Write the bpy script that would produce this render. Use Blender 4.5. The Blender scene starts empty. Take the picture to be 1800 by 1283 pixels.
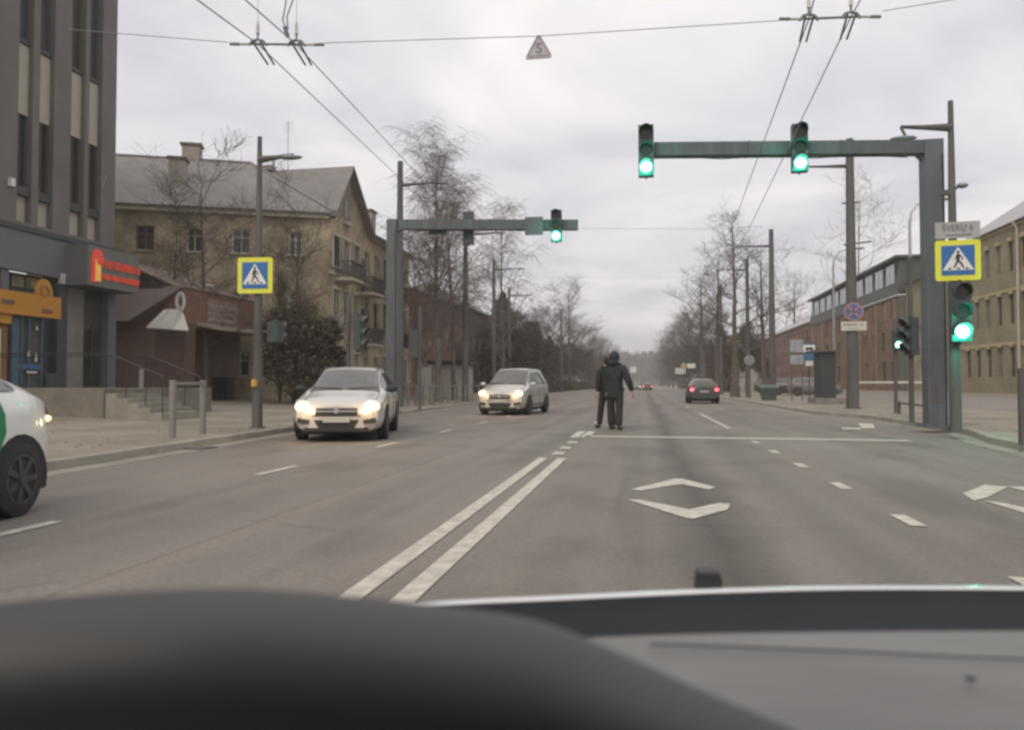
import bpy, bmesh, math, random
from mathutils import Vector, Matrix
R = math.radians
C = bpy.context.scene.collection
SC = bpy.context.scene
random.seed(7)

# ------------------------------------------------------------------ camera
CH = 1.08; YAW = R(10.12); PITCH = R(1.54); F = 1300.0
cam_d = bpy.data.cameras.new('camera'); cam = bpy.data.objects.new('camera', cam_d); C.objects.link(cam)
cam.location = (0, 0, CH); cam.rotation_euler = (R(90) + PITCH, 0, YAW)
cam_d.sensor_width = 36; cam_d.lens = 36 * F / 1800; cam_d.clip_start = .05; cam_d.clip_end = 4000
cam_d.dof.use_dof = True; cam_d.dof.focus_distance = 15; cam_d.dof.aperture_fstop = 2.6
SC.camera = cam

# ------------------------------------------------------------------ sky and sun (overcast)
SUN_EL, SUN_AZ = R(38), R(200)
w = bpy.data.worlds.new('World'); SC.world = w; w.use_nodes = True
nt = w.node_tree; nt.nodes.clear(); N = nt.nodes.new; LK = nt.links.new
sky = N('ShaderNodeTexSky'); sky.sky_type = 'NISHITA'; sky.sun_disc = False
sky.sun_elevation = SUN_EL; sky.sun_rotation = SUN_AZ; sky.dust_density = 3
bg1 = N('ShaderNodeBackground'); bg1.inputs[1].default_value = .10; LK(sky.outputs[0], bg1.inputs[0])
tc = N('ShaderNodeTexCoord'); sep = N('ShaderNodeSeparateXYZ'); LK(tc.outputs['Generated'], sep.inputs[0])
def M2(op, a, b):
    m = N('ShaderNodeMath'); m.operation = op
    for i, x in enumerate((a, b)):
        if isinstance(x, (int, float)): m.inputs[i].default_value = x
        else: LK(x, m.inputs[i])
    return m.outputs[0]
zc = M2('MAXIMUM', sep.outputs[2], 0.0); den = M2('ADD', zc, .16)
cmb = N('ShaderNodeCombineXYZ'); LK(M2('DIVIDE', sep.outputs[0], den), cmb.inputs[0]); LK(M2('DIVIDE', sep.outputs[1], den), cmb.inputs[1])
no = N('ShaderNodeTexNoise'); no.inputs['Scale'].default_value = 1.15; no.inputs['Detail'].default_value = 7; no.inputs['Roughness'].default_value = .52
no.inputs['Distortion'].default_value = .5; LK(cmb.outputs[0], no.inputs['Vector'])
rp = N('ShaderNodeValToRGB'); rp.color_ramp.elements[0].position = .36; rp.color_ramp.elements[0].color = (.53, .54, .57, 1)
rp.color_ramp.elements[1].position = .62; rp.color_ramp.elements[1].color = (.80, .77, .765, 1); LK(no.outputs[0], rp.inputs[0])
gr = N('ShaderNodeValToRGB'); LK(zc, gr.inputs[0])
gr.color_ramp.elements[0].position = 0; gr.color_ramp.elements[0].color = (.86, .84, .85, 1)
gr.color_ramp.elements[1].position = .9; gr.color_ramp.elements[1].color = (1.62, 1.56, 1.47, 1)
e = gr.color_ramp.elements.new(.30); e.color = (1.02, 1.0, 1.01, 1)
mx = N('ShaderNodeMix'); mx.data_type = 'RGBA'; mx.blend_type = 'MULTIPLY'; mx.inputs[0].default_value = 1
LK(rp.outputs[0], mx.inputs[6]); LK(gr.outputs[0], mx.inputs[7])
bg2 = N('ShaderNodeBackground'); bg2.inputs[1].default_value = 1.0; LK(mx.outputs[2], bg2.inputs[0])
ms = N('ShaderNodeMixShader'); ms.inputs[0].default_value = .9; LK(bg1.outputs[0], ms.inputs[1]); LK(bg2.outputs[0], ms.inputs[2])
wo = N('ShaderNodeOutputWorld'); LK(ms.outputs[0], wo.inputs[0])
sd = bpy.data.lights.new('sun', 'SUN'); sd.energy = 1.0; sd.angle = R(25); sd.color = (1, .87, .70)
so = bpy.data.objects.new('sun', sd); C.objects.link(so); so.rotation_euler = (R(90) - SUN_EL, 0, R(180) - SUN_AZ); so.location = (0, 0, 60)
vs = SC.view_settings; vs.view_transform = 'Standard'; vs.look = 'None'; vs.exposure = 0.34; vs.gamma = 1; vs.use_curve_mapping = False
SC.render.engine = 'CYCLES'; SC.cycles.use_denoising = True; SC.cycles.filter_width = 2.6
SC.cycles.max_bounces = 6; SC.cycles.diffuse_bounces = 3; SC.cycles.glossy_bounces = 3; SC.cycles.volume_bounces = 1
SC.cycles.transparent_max_bounces = 8

# ------------------------------------------------------------------ measuring the place from the picture
cy, sy, cp, sp = math.cos(YAW), math.sin(YAW), math.cos(PITCH), math.sin(PITCH)
def ray(px, py):
    u = (px - 900) / F; v = (641.5 - py) / F
    fh = cp - v * sp; up = sp + v * cp
    return Vector((u * cy - fh * sy, u * sy + fh * cy, up)), fh
def gp(px, py, z=0.0):
    d, _ = ray(px, py); t = (z - CH) / d.z; return Vector((d.x * t, d.y * t, z))
def at(px, py, dh):
    d, fh = ray(px, py); t = dh / fh; return Vector((d.x * t, d.y * t, CH + d.z * t))
def zat(py, x, y):
    dh = -sy * x + cy * y; v = (641.5 - py) / F
    return CH + dh * (sp + v * cp) / (cp - v * sp)
def yon(px, X, py=640):
    d, _ = ray(px, py); return d.y * X / d.x
def gz(x):
    if x < -12: return .12 + min(-12 - x, 9) * .036
    if x > 10: return .12 + min(x - 10, 14) * .027
    return .12

# ------------------------------------------------------------------ materials
MATS = {}
def mat(name, col, rough=.7, var=.12, scale=6.0, metal=0.0, bump=0.0, spec=.4, emit=None, es=1.0, stretch=None, coat=0.0):
    if name in MATS: return MATS[name]
    m = bpy.data.materials.new(name); m.use_nodes = True; n = m.node_tree; b = n.nodes['Principled BSDF']
    b.inputs['Roughness'].default_value = rough; b.inputs['Metallic'].default_value = metal
    b.inputs['Specular IOR Level'].default_value = spec; b.inputs['Coat Weight'].default_value = coat
    b.inputs['Coat Roughness'].default_value = .06
    if emit:
        b.inputs['Emission Color'].default_value = (*emit, 1); b.inputs['Emission Strength'].default_value = es
    t = n.nodes.new('ShaderNodeTexCoord'); mp = n.nodes.new('ShaderNodeMapping'); n.links.new(t.outputs['Object'], mp.inputs[0])
    if stretch: mp.inputs['Scale'].default_value = stretch
    ns = n.nodes.new('ShaderNodeTexNoise'); ns.inputs['Scale'].default_value = scale; ns.inputs['Detail'].default_value = 6
    ns.inputs['Roughness'].default_value = .62; n.links.new(mp.outputs[0], ns.inputs['Vector'])
    r = n.nodes.new('ShaderNodeValToRGB'); r.color_ramp.elements[0].position = .3; r.color_ramp.elements[1].position = .7
    r.color_ramp.elements[0].color = (*[c * (1 - var) for c in col], 1); r.color_ramp.elements[1].color = (*[min(1, c * (1 + var)) for c in col], 1)
    n.links.new(ns.outputs[0], r.inputs[0]); n.links.new(r.outputs[0], b.inputs['Base Color'])
    if bump:
        bp = n.nodes.new('ShaderNodeBump'); bp.inputs['Strength'].default_value = bump; bp.inputs['Distance'].default_value = .02
        n.links.new(ns.outputs[0], bp.inputs['Height']); n.links.new(bp.outputs[0], b.inputs['Normal'])
    MATS[name] = m; return m
def brick_mat(name, c1, c2, mortar, sc=1.0, stain=.35, axis='X'):
    if name in MATS: return MATS[name]
    m = bpy.data.materials.new(name); m.use_nodes = True; n = m.node_tree; b = n.nodes['Principled BSDF']; b.inputs['Roughness'].default_value = .9
    L = n.links.new; t = n.nodes.new('ShaderNodeTexCoord'); s = n.nodes.new('ShaderNodeSeparateXYZ'); L(t.outputs['Object'], s.inputs[0])
    a = n.nodes.new('ShaderNodeMath'); a.operation = 'ADD'; L(s.outputs[0], a.inputs[0]); L(s.outputs[1], a.inputs[1])
    c = n.nodes.new('ShaderNodeCombineXYZ'); L(a.outputs[0], c.inputs[0]); L(s.outputs[2], c.inputs[1])
    br = n.nodes.new('ShaderNodeTexBrick'); br.inputs['Scale'].default_value = 1 * sc; br.inputs['Brick Width'].default_value = .25; br.inputs['Row Height'].default_value = .075
    br.inputs['Mortar Size'].default_value = .008; br.inputs['Color1'].default_value = (*c1, 1); br.inputs['Color2'].default_value = (*c2, 1); br.inputs['Mortar'].default_value = (*mortar, 1)
    L(c.outputs[0], br.inputs['Vector'])
    ns = n.nodes.new('ShaderNodeTexNoise'); ns.inputs['Scale'].default_value = .45; ns.inputs['Detail'].default_value = 7; ns.inputs['Roughness'].default_value = .65; L(t.outputs['Object'], ns.inputs['Vector'])
    r = n.nodes.new('ShaderNodeValToRGB'); r.color_ramp.elements[0].position = .38; r.color_ramp.elements[1].position = .62
    r.color_ramp.elements[0].color = (1 - stain,) * 3 + (1,); r.color_ramp.elements[1].color = (1.1, 1.08, 1.05, 1); L(ns.outputs[0], r.inputs[0])
    x = n.nodes.new('ShaderNodeMix'); x.data_type = 'RGBA'; x.blend_type = 'MULTIPLY'; x.inputs[0].default_value = 1
    L(br.outputs[0], x.inputs[6]); L(r.outputs[0], x.inputs[7]); L(x.outputs[2], b.inputs['Base Color'])
    MATS[name] = m; return m
def asphalt():
    m = bpy.data.materials.new('asphalt'); m.use_nodes = True; n = m.node_tree; b = n.nodes['Principled BSDF']; L = n.links.new
    b.inputs['Roughness'].default_value = .78; b.inputs['Specular IOR Level'].default_value = .35
    t = n.nodes.new('ShaderNodeTexCoord')
    def noise(sc, st, det=5):
        mp = n.nodes.new('ShaderNodeMapping'); mp.inputs['Scale'].default_value = st; L(t.outputs['Object'], mp.inputs[0])
        q = n.nodes.new('ShaderNodeTexNoise'); q.inputs['Scale'].default_value = sc; q.inputs['Detail'].default_value = det; L(mp.outputs[0], q.inputs['Vector']); return q.outputs[0]
    def ramp(f, p0, c0, p1, c1):
        r = n.nodes.new('ShaderNodeValToRGB'); r.color_ramp.elements[0].position = p0; r.color_ramp.elements[0].color = (*c0, 1)
        r.color_ramp.elements[1].position = p1; r.color_ramp.elements[1].color = (*c1, 1); L(f, r.inputs[0]); return r.outputs[0]
    def mul(a, c):
        x = n.nodes.new('ShaderNodeMix'); x.data_type = 'RGBA'; x.blend_type = 'MULTIPLY'; x.inputs[0].default_value = 1; L(a, x.inputs[6]); L(c, x.inputs[7]); return x.outputs[2]
    base = ramp(noise(.35, (1, .16, 1)), .3, (.158, .142, .129), .72, (.200, .182, .168))
    grain = ramp(noise(26, (1, 1, 1), 6), .3, (.85, .85, .85), .7, (1.12, 1.12, 1.12))
    streak = ramp(noise(1.6, (1, .03, 1), 3), .35, (.86, .86, .87), .6, (1.05, 1.04, 1.03))
    patch = ramp(noise(.9, (1, .5, 1), 8), .36, (.82, .81, .8), .5, (1, 1, 1))
    col = mul(mul(mul(base, grain), streak), patch)
    vo = n.nodes.new('ShaderNodeTexVoronoi'); vo.feature = 'DISTANCE_TO_EDGE'; vo.inputs['Scale'].default_value = .33
    ad = n.nodes.new('ShaderNodeMix'); ad.data_type = 'RGBA'; ad.inputs[0].default_value = .12; L(t.outputs['Object'], ad.inputs[6])
    nz = n.nodes.new('ShaderNodeTexNoise'); nz.inputs['Scale'].default_value = 1.6; nz.inputs['Detail'].default_value = 6; L(t.outputs['Object'], nz.inputs['Vector']); L(nz.outputs['Color'], ad.inputs[7]); L(ad.outputs[2], vo.inputs['Vector'])
    gate = ramp(noise(.22, (1, 1, 1), 2), .5, (1, 1, 1), .56, (0, 0, 0))
    crk = ramp(vo.outputs['Distance'], .003, (.84, .84, .84), .012, (1, 1, 1))
    cm = n.nodes.new('ShaderNodeMix'); cm.data_type = 'RGBA'; L(gate, cm.inputs[0]); L(crk, cm.inputs[6]); cm.inputs[7].default_value = (1, 1, 1, 1); col = mul(col, cm.outputs[2])
    # oil drip streak down the middle of the lane
    s = n.nodes.new('ShaderNodeSeparateXYZ'); L(t.outputs['Object'], s.inputs[0])
    def MM(op, a, c):
        q = n.nodes.new('ShaderNodeMath'); q.operation = op
        for i, v in enumerate((a, c)):
            if isinstance(v, (int, float)): q.inputs[i].default_value = v
            else: L(v, q.inputs[i])
        return q.outputs[0]
    wob = MM('MULTIPLY', noise(.5, (.01, .35, 1), 2), .5)
    dx = MM('ABSOLUTE', MM('SUBTRACT', s.outputs[0], MM('ADD', wob, .25)), 0)
    wid = MM('MULTIPLY', dx, 1.9)
    wv_ = MM('ADD', s.outputs[0], MM('MULTIPLY', noise(.3, (.02, .2, 1), 3), .25))
    for xs_, dk_, wd_ in ((-3.02, .80, .03), (4.1, .84, .03), (-6.7, .84, .03), (-2.45, .93, .22), (-3.85, .93, .22), (-.55, .94, .2), (1.35, .94, .2)):
        q_ = MM('ABSOLUTE', MM('SUBTRACT', wv_, xs_ + .12), 0); col = mul(col, ramp(q_, wd_ * .3, (dk_,) * 3, wd_, (1, 1, 1)))
    dm = ramp(MM('ADD', wid, MM('MULTIPLY', noise(1.1, (1, .12, 1), 3), .35)), .15, (.56, .545, .54), .95, (1, 1, 1))
    col = mul(col, dm); L(col, b.inputs['Base Color'])
    bp = n.nodes.new('ShaderNodeBump'); bp.inputs['Strength'].default_value = .35; bp.inputs['Distance'].default_value = .006; L(noise(60, (1, 1, 1), 3), bp.inputs['Height']); L(bp.outputs[0], b.inputs['Normal'])
    return m
def pave_mat():
    m = bpy.data.materials.new('paving'); m.use_nodes = True; n = m.node_tree; b = n.nodes['Principled BSDF']; L = n.links.new; b.inputs['Roughness'].default_value = .88
    t = n.nodes.new('ShaderNodeTexCoord'); br = n.nodes.new('ShaderNodeTexBrick'); L(t.outputs['Object'], br.inputs['Vector'])
    br.inputs['Scale'].default_value = 1; br.inputs['Brick Width'].default_value = .4; br.inputs['Row Height'].default_value = .2; br.inputs['Mortar Size'].default_value = .006
    br.inputs['Color1'].default_value = (.245, .224, .187, 1); br.inputs['Color2'].default_value = (.215, .195, .162, 1); br.inputs['Mortar'].default_value = (.14, .13, .12, 1)
    ns = n.nodes.new('ShaderNodeTexNoise'); ns.inputs['Scale'].default_value = .5; ns.inputs['Detail'].default_value = 8; L(t.outputs['Object'], ns.inputs['Vector'])
    r = n.nodes.new('ShaderNodeValToRGB'); r.color_ramp.elements[0].position = .35; r.color_ramp.elements[1].position = .65; r.color_ramp.elements[0].color = (.74, .73, .7, 1); r.color_ramp.elements[1].color = (1.12, 1.1, 1.08, 1); L(ns.outputs[0], r.inputs[0])
    x = n.nodes.new('ShaderNodeMix'); x.data_type = 'RGBA'; x.blend_type = 'MULTIPLY'; x.inputs[0].default_value = 1; L(br.outputs[0], x.inputs[6]); L(r.outputs[0], x.inputs[7]); L(x.outputs[2], b.inputs['Base Color'])
    return m
ASPH = asphalt(); PAVE = pave_mat()
KERB = mat('kerb_stone', (.27, .25, .22), .85, .2, 2.5); GUT = mat('gutter', (.23, .215, .185), .85, .2, 1.2)
PAINT = mat('road_paint', (.44, .415, .37), .65, .3, 9, bump=.1)
POLE = mat('pole_paint', (.092, .088, .088), .55, .3, 3.5, stretch=(1, 1, .2), bump=.08); POLE2 = mat('gantry_paint', (.092, .105, .118), .5, .28, 3.5, stretch=(1, 1, .22), bump=.08)
BLK = mat('black_plastic', (.022, .023, .024), .5, .2, 8); RUB = mat('rubber', (.03, .03, .03), .85, .2, 12)
STEEL = mat('steel', (.30, .31, .33), .42, .12, 4, metal=.7); WIRE = mat('wire_metal', (.20, .20, .22), .5, .1, 4)
INSUL = mat('insulator', (.5, .5, .5), .4, .1, 5)
GLS = mat('window_glass', (.035, .04, .045), .08, .3, 1.2, spec=.7); GLSW = mat('curtained_glass', (.16, .16, .15), .15, .45, 2.2, spec=.6)
AUTOG = mat('car_glass', (.065, .065, .063), .05, .25, 2, spec=.9); WFR = mat('white_frame', (.55, .54, .5), .6, .1, 5)
BARK = mat('bark', (.105, .088, .075), .9, .35, 6, bump=.3); BARKB = mat('birch_bark', (.12, .11, .10), .85, .5, 4); TWIGB = mat('birch_twigs', (.15, .125, .115), .9, .2, .6); TWIG = mat('twigs', (.085, .070, .060), .9, .25, .6)
TWIGD = mat('dark_twigs', (.052, .050, .042), .9, .3, .5)
YEL = mat('sign_yellow', (.66, .67, .07), .45, .04, 5, spec=.3); BLU = mat('sign_blue', (.03, .13, .36), .45, .05, 5); SWH = mat('sign_white', (.66, .67, .66), .5, .05, 5)
SBK = mat('sign_black', (.03, .035, .03), .6, .05, 5); SRED = mat('sign_red', (.5, .06, .06), .5, .08, 5)
GREENON = mat('green_lamp_core', (.5, 1, .85), .5, 0, 5, emit=(.42, 1, .80), es=5.0); GREENRIM = mat('green_lamp_rim', (.05, .6, .4), .5, 0, 5, emit=(.0, .75, .50), es=1.0)
LENSOFF = mat('dark_lens', (.03, .02, .02), .2, .1, 5)

# ------------------------------------------------------------------ mesh helpers
class MB:
    def __init__(s): s.v = []; s.f = []
    def add(s, vs, fs):
        o = len(s.v); s.v += [tuple(p) for p in vs]; s.f += [tuple(i + o for i in f) for f in fs]; return s
    def box(s, c, d, rz=0.0, tilt=None):
        hx, hy, hz = d[0] / 2, d[1] / 2, d[2] / 2; P = []
        for sx, sY, sz in ((-1, -1, -1), (1, -1, -1), (1, 1, -1), (-1, 1, -1), (-1, -1, 1), (1, -1, 1), (1, 1, 1), (-1, 1, 1)):
            q = Vector((sx * hx, sY * hy, sz * hz))
            if tilt: q = tilt @ q
            if rz: q = Matrix.Rotation(rz, 3, 'Z') @ q
            P.append(q + Vector(c))
        return s.add(P, [(0, 3, 2, 1), (4, 5, 6, 7), (0, 1, 5, 4), (1, 2, 6, 5), (2, 3, 7, 6), (3, 0, 4, 7)])
    def b2(s, a, b): return s.box([(a[i] + b[i]) / 2 for i in range(3)], [abs(b[i] - a[i]) for i in range(3)])
    def tube(s, pts, rad, n=8, caps=True):
        pts = [Vector(p) for p in pts]
        if isinstance(rad, (int, float)): rad = [rad] * len(pts)
        rings = []; ref = None
        for i, p in enumerate(pts):
            t = (pts[min(i + 1, len(pts) - 1)] - pts[max(i - 1, 0)])
            if t.length < 1e-9: t = Vector((0, 0, 1))
            t.normalize()
            if ref is None: ref = Vector((1, 0, 0)) if abs(t.x) < .8 else Vector((0, 1, 0))
            a = (ref - t * ref.dot(t)).normalized(); b = t.cross(a); ref = a
            rings.append([p + (a * math.cos(2 * math.pi * k / n) + b * math.sin(2 * math.pi * k / n)) * rad[i] for k in range(n)])
        vs = [q for r in rings for q in r]; fs = []
        for i in range(len(pts) - 1):
            for k in range(n): fs.append((i * n + k, i * n + (k + 1) % n, (i + 1) * n + (k + 1) % n, (i + 1) * n + k))
        if caps: fs.append(tuple(range(n - 1, -1, -1))); fs.append(tuple((len(pts) - 1) * n + k for k in range(n)))
        return s.add(vs, fs)
    def prism(s, poly, ex):
        """poly: 3-D outline, ex: extrusion vector"""
        n = len(poly); P = [Vector(p) for p in poly]; Q = [p + Vector(ex) for p in P]
        return s.add(P + Q, [tuple(range(n))[::-1], tuple(range(n, 2 * n))] + [(i, (i + 1) % n, n + (i + 1) % n, n + i) for i in range(n)])
    def disc(s, c, r, nrm, thick, n=20, squash=1.0):
        nrm = Vector(nrm).normalized(); a = Vector((0, 0, 1)).cross(nrm)
        if a.length < .01: a = Vector((1, 0, 0))
        a.normalize(); b = nrm.cross(a)
        return s.prism([Vector(c) + a * r * math.cos(2 * math.pi * k / n) + b * r * squash * math.sin(2 * math.pi * k / n) for k in range(n)], nrm * thick)
    def ball(s, c, r, n=8, m=6):
        r = (r, r, r) if isinstance(r, (int, float)) else r; vs = []; fs = []
        for i in range(m + 1):
            th = math.pi * i / m
            for k in range(n): ph = 2 * math.pi * k / n; vs.append((c[0] + r[0] * math.sin(th) * math.cos(ph), c[1] + r[1] * math.sin(th) * math.sin(ph), c[2] + r[2] * math.cos(th)))
        for i in range(m):
            for k in range(n): fs.append((i * n + k, (i + 1) * n + k, (i + 1) * n + (k + 1) % n, i * n + (k + 1) % n))
        return s.add(vs, fs)
    def mesh(s, name, m, smooth=False):
        me = bpy.data.meshes.new(name); me.from_pydata(s.v, [], s.f)
        if m: me.materials.append(m)
        if smooth: me.shade_smooth()
        me.update(); return me
    def build(s, name, m, parent=None, smooth=False, fix=True):
        me = s.mesh(name, m, smooth)
        if fix and len(s.f) < 60000:
            bm = bmesh.new(); bm.from_mesh(me); bmesh.ops.recalc_face_normals(bm, faces=bm.faces); bm.to_mesh(me); bm.free()
        return link(name, me, parent)
def link(name, me, parent=None):
    o = bpy.data.objects.new(name, me); C.objects.link(o)
    if parent: o.parent = parent
    return o
def autosmooth(o, ang=40):
    me = o.data; me.shade_smooth()
    try: me.set_sharp_from_angle(angle=R(ang))
    except Exception: pass
    return o
def tag(o, label=None, cat=None, group=None, kind=None):
    for k, v in (('label', label), ('category', cat), ('group', group), ('kind', kind)):
        if v: o[k] = v
    return o
def thing(name, label, cat, loc=(0, 0, 0), rz=0.0, group=None):
    o = bpy.data.objects.new(name, None); C.objects.link(o); o.location = loc; o.rotation_euler = (0, 0, rz); o.empty_display_size = .3
    return tag(o, label, cat, group)
def dup(root, loc=None, rz=None, label=None, scale=None):
    def cp_(o, p):
        c = o.copy(); C.objects.link(c); c.parent = p
        for ch in list(o.children): cp_(ch, c)
        return c
    c = cp_(root, None)
    if loc is not None: c.location = loc
    if rz is not None: c.rotation_euler = (0, 0, rz)
    if scale: c.scale = (scale,) * 3 if isinstance(scale, (int, float)) else scale
    if label: c['label'] = label
    return c
def sheet(name, polys, z, m, label=None, thick=None):
    b = MB()
    for p in polys: b.add([(q[0], q[1], z) for q in p], [tuple(range(len(p)))])
    o = b.build(name, m, None); 
    return tag(o, kind='structure')
def text_mesh(body, size, m, parent, name='lettering', loc=(0, 0, 0), rot=None, width=None, depth=.004):
    cu = bpy.data.curves.new(name, 'FONT'); cu.body = body; cu.size = size; cu.extrude = depth; cu.align_x = 'CENTER'; cu.align_y = 'CENTER'
    tmp = bpy.data.objects.new(name, cu); C.objects.link(tmp); bpy.context.view_layer.update()
    me = bpy.data.meshes.new_from_object(tmp.evaluated_get(bpy.context.evaluated_depsgraph_get())); bpy.data.objects.remove(tmp)
    me.materials.clear(); me.materials.append(m); o = link(name, me, parent)
    if width:
        xs = [v.co.x for v in me.vertices]; k = width / max(.001, max(xs) - min(xs))
        for v in me.vertices: v.co.x *= k
    o.location = loc; o.rotation_euler = rot or (R(90), 0, 0); return o

# ------------------------------------------------------------------ ground, road, kerbs
sheet('ground', [[(-250, -50), (250, -50), (250, 860), (-250, 860)]], -.06, mat('soil', (.10, .095, .07), .95, .3, .5))
KL = [(-6.9, -20), (-7.1, 4), (-7.4, 9), (-7.75, 13), (-8.3, 20), (-8.9, 30), (-9.1, 45), (-9.1, 700)]
KR = [(5.55, -20), (5.6, 5), (5.75, 9), (6.0, 12.5), (6.25, 15), (6.9, 17.5), (7.0, 24), (6.9, 26), (6.1, 28.5), (6.1, 60), (6.1, 700)]
sheet('road', [[(-9.4, -20), (7.3, -20), (7.3, 700), (-9.4, 700)]], 0, ASPH)
def strip(name, pl, x_out, m, sgn, prof):
    """prof: list of (offset outward, z)"""
    b = MB(); n = len(prof); vs = []
    for (x, y) in pl:
        for o_, z in prof: vs.append((x + sgn * o_, y, z))
    fs = [(i * n + k, i * n + k + 1, (i + 1) * n + k + 1, (i + 1) * n + k) for i in range(len(pl) - 1) for k in range(n - 1)]
    b.add(vs, fs); return tag(b.build(name, m, None, fix=False), kind='structure')
for nm, pl, sg in (('left', KL, -1), ('right', KR, 1)):
    strip('kerb', pl, 0, KERB, sg, [(0, -.02), (0.01, .115), (.03, .128), (.15, .128), (.15, .05)])
    b = MB(); b.add([(x - sg * .38, y, .004) for x, y in pl] + [(x, y, .004) for x, y in pl], [(i, i + 1, len(pl) + i + 1, len(pl) + i) for i in range(len(pl) - 1)])
    tag(b.build('gutter', GUT, None), kind='structure')
    b = MB(); vs = []; xs = [None, 10 if sg > 0 else 12, 24 if sg > 0 else 21, 90]
    for x, y in pl:
        for q in xs:
            X = x + sg * .15 if q is None else sg * q
            vs.append((X, y, gz(X) if q else .12))
    b.add(vs, [(i * 4 + k, i * 4 + k + 1, (i + 1) * 4 + k + 1, (i + 1) * 4 + k) for i in range(len(pl) - 1) for k in range(3)])
    tag(b.build('pavement', PAVE, None, fix=False), kind='structure')
# asphalt yard strip on the right, between pavement and the long buildings
b = MB(); b.add([(12.5, 22, gz(12.5) + .006), (21.5, 22, gz(21.5) + .006), (21.5, 160, gz(21.5) + .006), (12.5, 160, gz(12.5) + .006)], [(0, 1, 2, 3)])
tag(b.build('yard_asphalt', mat('yard_asphalt', (.19, .178, .16), .85, .18, .8), None), kind='structure')
# markings
def marks(name, polys, z=.007):
    return sheet(name, polys, z, PAINT)
yc = gp(965, 805).y
marks('centre_line', [[(x - .065, -3), (x + .065, -3), (x + .065, yc), (x - .065, yc)] for x in (-1.47, -1.19)])
marks('centre_dash', [[(-1.42, y), (-1.24, y), (-1.24, y + .42), (-1.42, y + .42)] for y in (gp(970, 799).y, gp(979, 789).y, gp(986, 779).y)])
marks('centre_dash', [[(gp(a, 769).x - .02, gp(a, 769).y), (gp(a, 769).x + .16, gp(a, 769).y), (gp(a, 769).x + .16, gp(a, 758).y), (gp(a, 769).x - .02, gp(a, 758).y)] for a in (1003, 1022)])
a0, a1 = gp(1028, 768), gp(1606, 776)
marks('stop_line', [[(a0.x, a0.y), (a1.x, a1.y), (a1.x, a1.y + .36), (a0.x, a0.y + .36)]])
ys = [gp(1595, 925).y + 2.04 * i for i in range(-2, 6)]
marks('lane_dash', [[(2.0, y), (2.12, y), (2.12, y + .52), (2.0, y + .52)] for y in ys if y < a0.y - .8])
marks('lane_line', [[(2.02, 19.0), (2.12, 19.0), (2.12, 29), (2.02, 29)]] + [[(2.02, y), (2.12, y), (2.12, y + 1.6), (2.02, y + 1.6)] for y in (36, 42, 48, 56, 64, 74, 84)])
y0 = gp(440, 835).y
marks('left_lane_dash', [[(-4.62, y0 + 4.05 * i), (-4.51, y0 + 4.05 * i), (-4.51, y0 + 4.05 * i + 1.0), (-4.62, y0 + 4.05 * i + 1.0)] for i in range(-3, 12)])
marks('far_centre_line', [[(-1.4, y), (-1.3, y), (-1.3, y + 3), (-1.4, y + 3)] for y in (21, 29, 37, 45, 54, 64, 76, 90)])
def diamond(px):
    return [[gp(x + px[0], y + px[1]).xy for x, y in q] for q in (
        [(1108, 861), (1185, 842), (1200, 842), (1200, 852), (1188, 853), (1126, 863)], [(1200, 842), (1258, 857), (1246, 861), (1200, 852)],
        [(1103, 879), (1125, 879), (1212, 896), (1218, 913), (1205, 911)], [(1212, 896), (1262, 885), (1283, 886), (1280, 896), (1218, 913)])]
marks('diamond_marking', diamond((0, 0)))
marks('diamond_marking', [[gp(x, y).xy for x, y in q] for q in ([(1692, 868), (1730, 853), (1772, 856), (1738, 874), (1712, 881)], [(1730, 881), (1760, 884), (1900, 915), (1880, 922), (1800, 902)], [(1772, 856), (1800, 856), (1900, 880), (1880, 886)])])
marks('crossing_paint', [[gp(x, y).xy for x, y in q] for q in ([(1508, 744), (1535, 745), (1538, 753), (1515, 753)], [(1480, 752), (1512, 752), (1514, 755), (1480, 755)])])
for px, py in ((1706, 745),):
    o = MB().disc(gp(px, py, .121 if px in (1706,) else .004), .22, (0, 0, 1), .006, 18).build('manhole_cover', mat('cast_iron', (.09, .085, .08), .7, .2, 20))
    tag(o, 'round dark manhole cover in the right pavement behind the signal pole', 'manhole cover')

b = MB(); rn = random.Random(12)
for k in range(2600):
    if k % 2: X = rn.choice((-1, 1)); y = rn.uniform(6, 45); x = (5.7 + (y > 15) * .7 + rn.expovariate(1.6)) if X > 0 else -(7.6 + (y - 8) * .055 + rn.expovariate(1.4))
    else: y = rn.uniform(7, 40); x = rn.choice((rn.uniform(-19, -8.6), rn.uniform(7.2, 15)))
    z = (gz(x) + .006) if (x < -9.0 or x > 7.05 or (x < -8.1 and y < 20) or (x > 6.4 and y < 15.5)) else .008
    s_ = rn.uniform(.012, .04); a = rn.uniform(0, 6.28); c_, q_ = math.cos(a) * s_, math.sin(a) * s_
    b.add([(x - c_, y - q_, z), (x + q_ * .6, y - c_ * .6, z + .004), (x + c_, y + q_, z + rn.uniform(0, .02)), (x - q_ * .6, y + c_ * .6, z + .004)], [(0, 1, 2, 3)])
tag(b.build('leaf_litter', mat('dead_leaves', (.10, .075, .045), .9, .5, 3), fix=False), 'scattered dead leaves and grit along kerbs and pavements', 'leaf litter', kind='stuff')
for X_, y_, lab in ((-7.45, 11.5, 'drain grate in the gutter by the left kerb'), (5.72, 11.0, 'drain grate in the gutter by the right kerb')):
    b = MB(); b.box((0, 0, 0), (.36, .5, .01)); o = b.build('drain_grate', mat('grate_iron', (.06, .055, .05), .7, .3, 20)); o.location = (X_, y_, .012); tag(o, lab, 'drain grate')
    for k in range(6): MB().box((0, -.2 + k * .08, .008), (.28, .025, .008)).build('grate_bar', KERB if False else STEEL, o)

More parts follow.
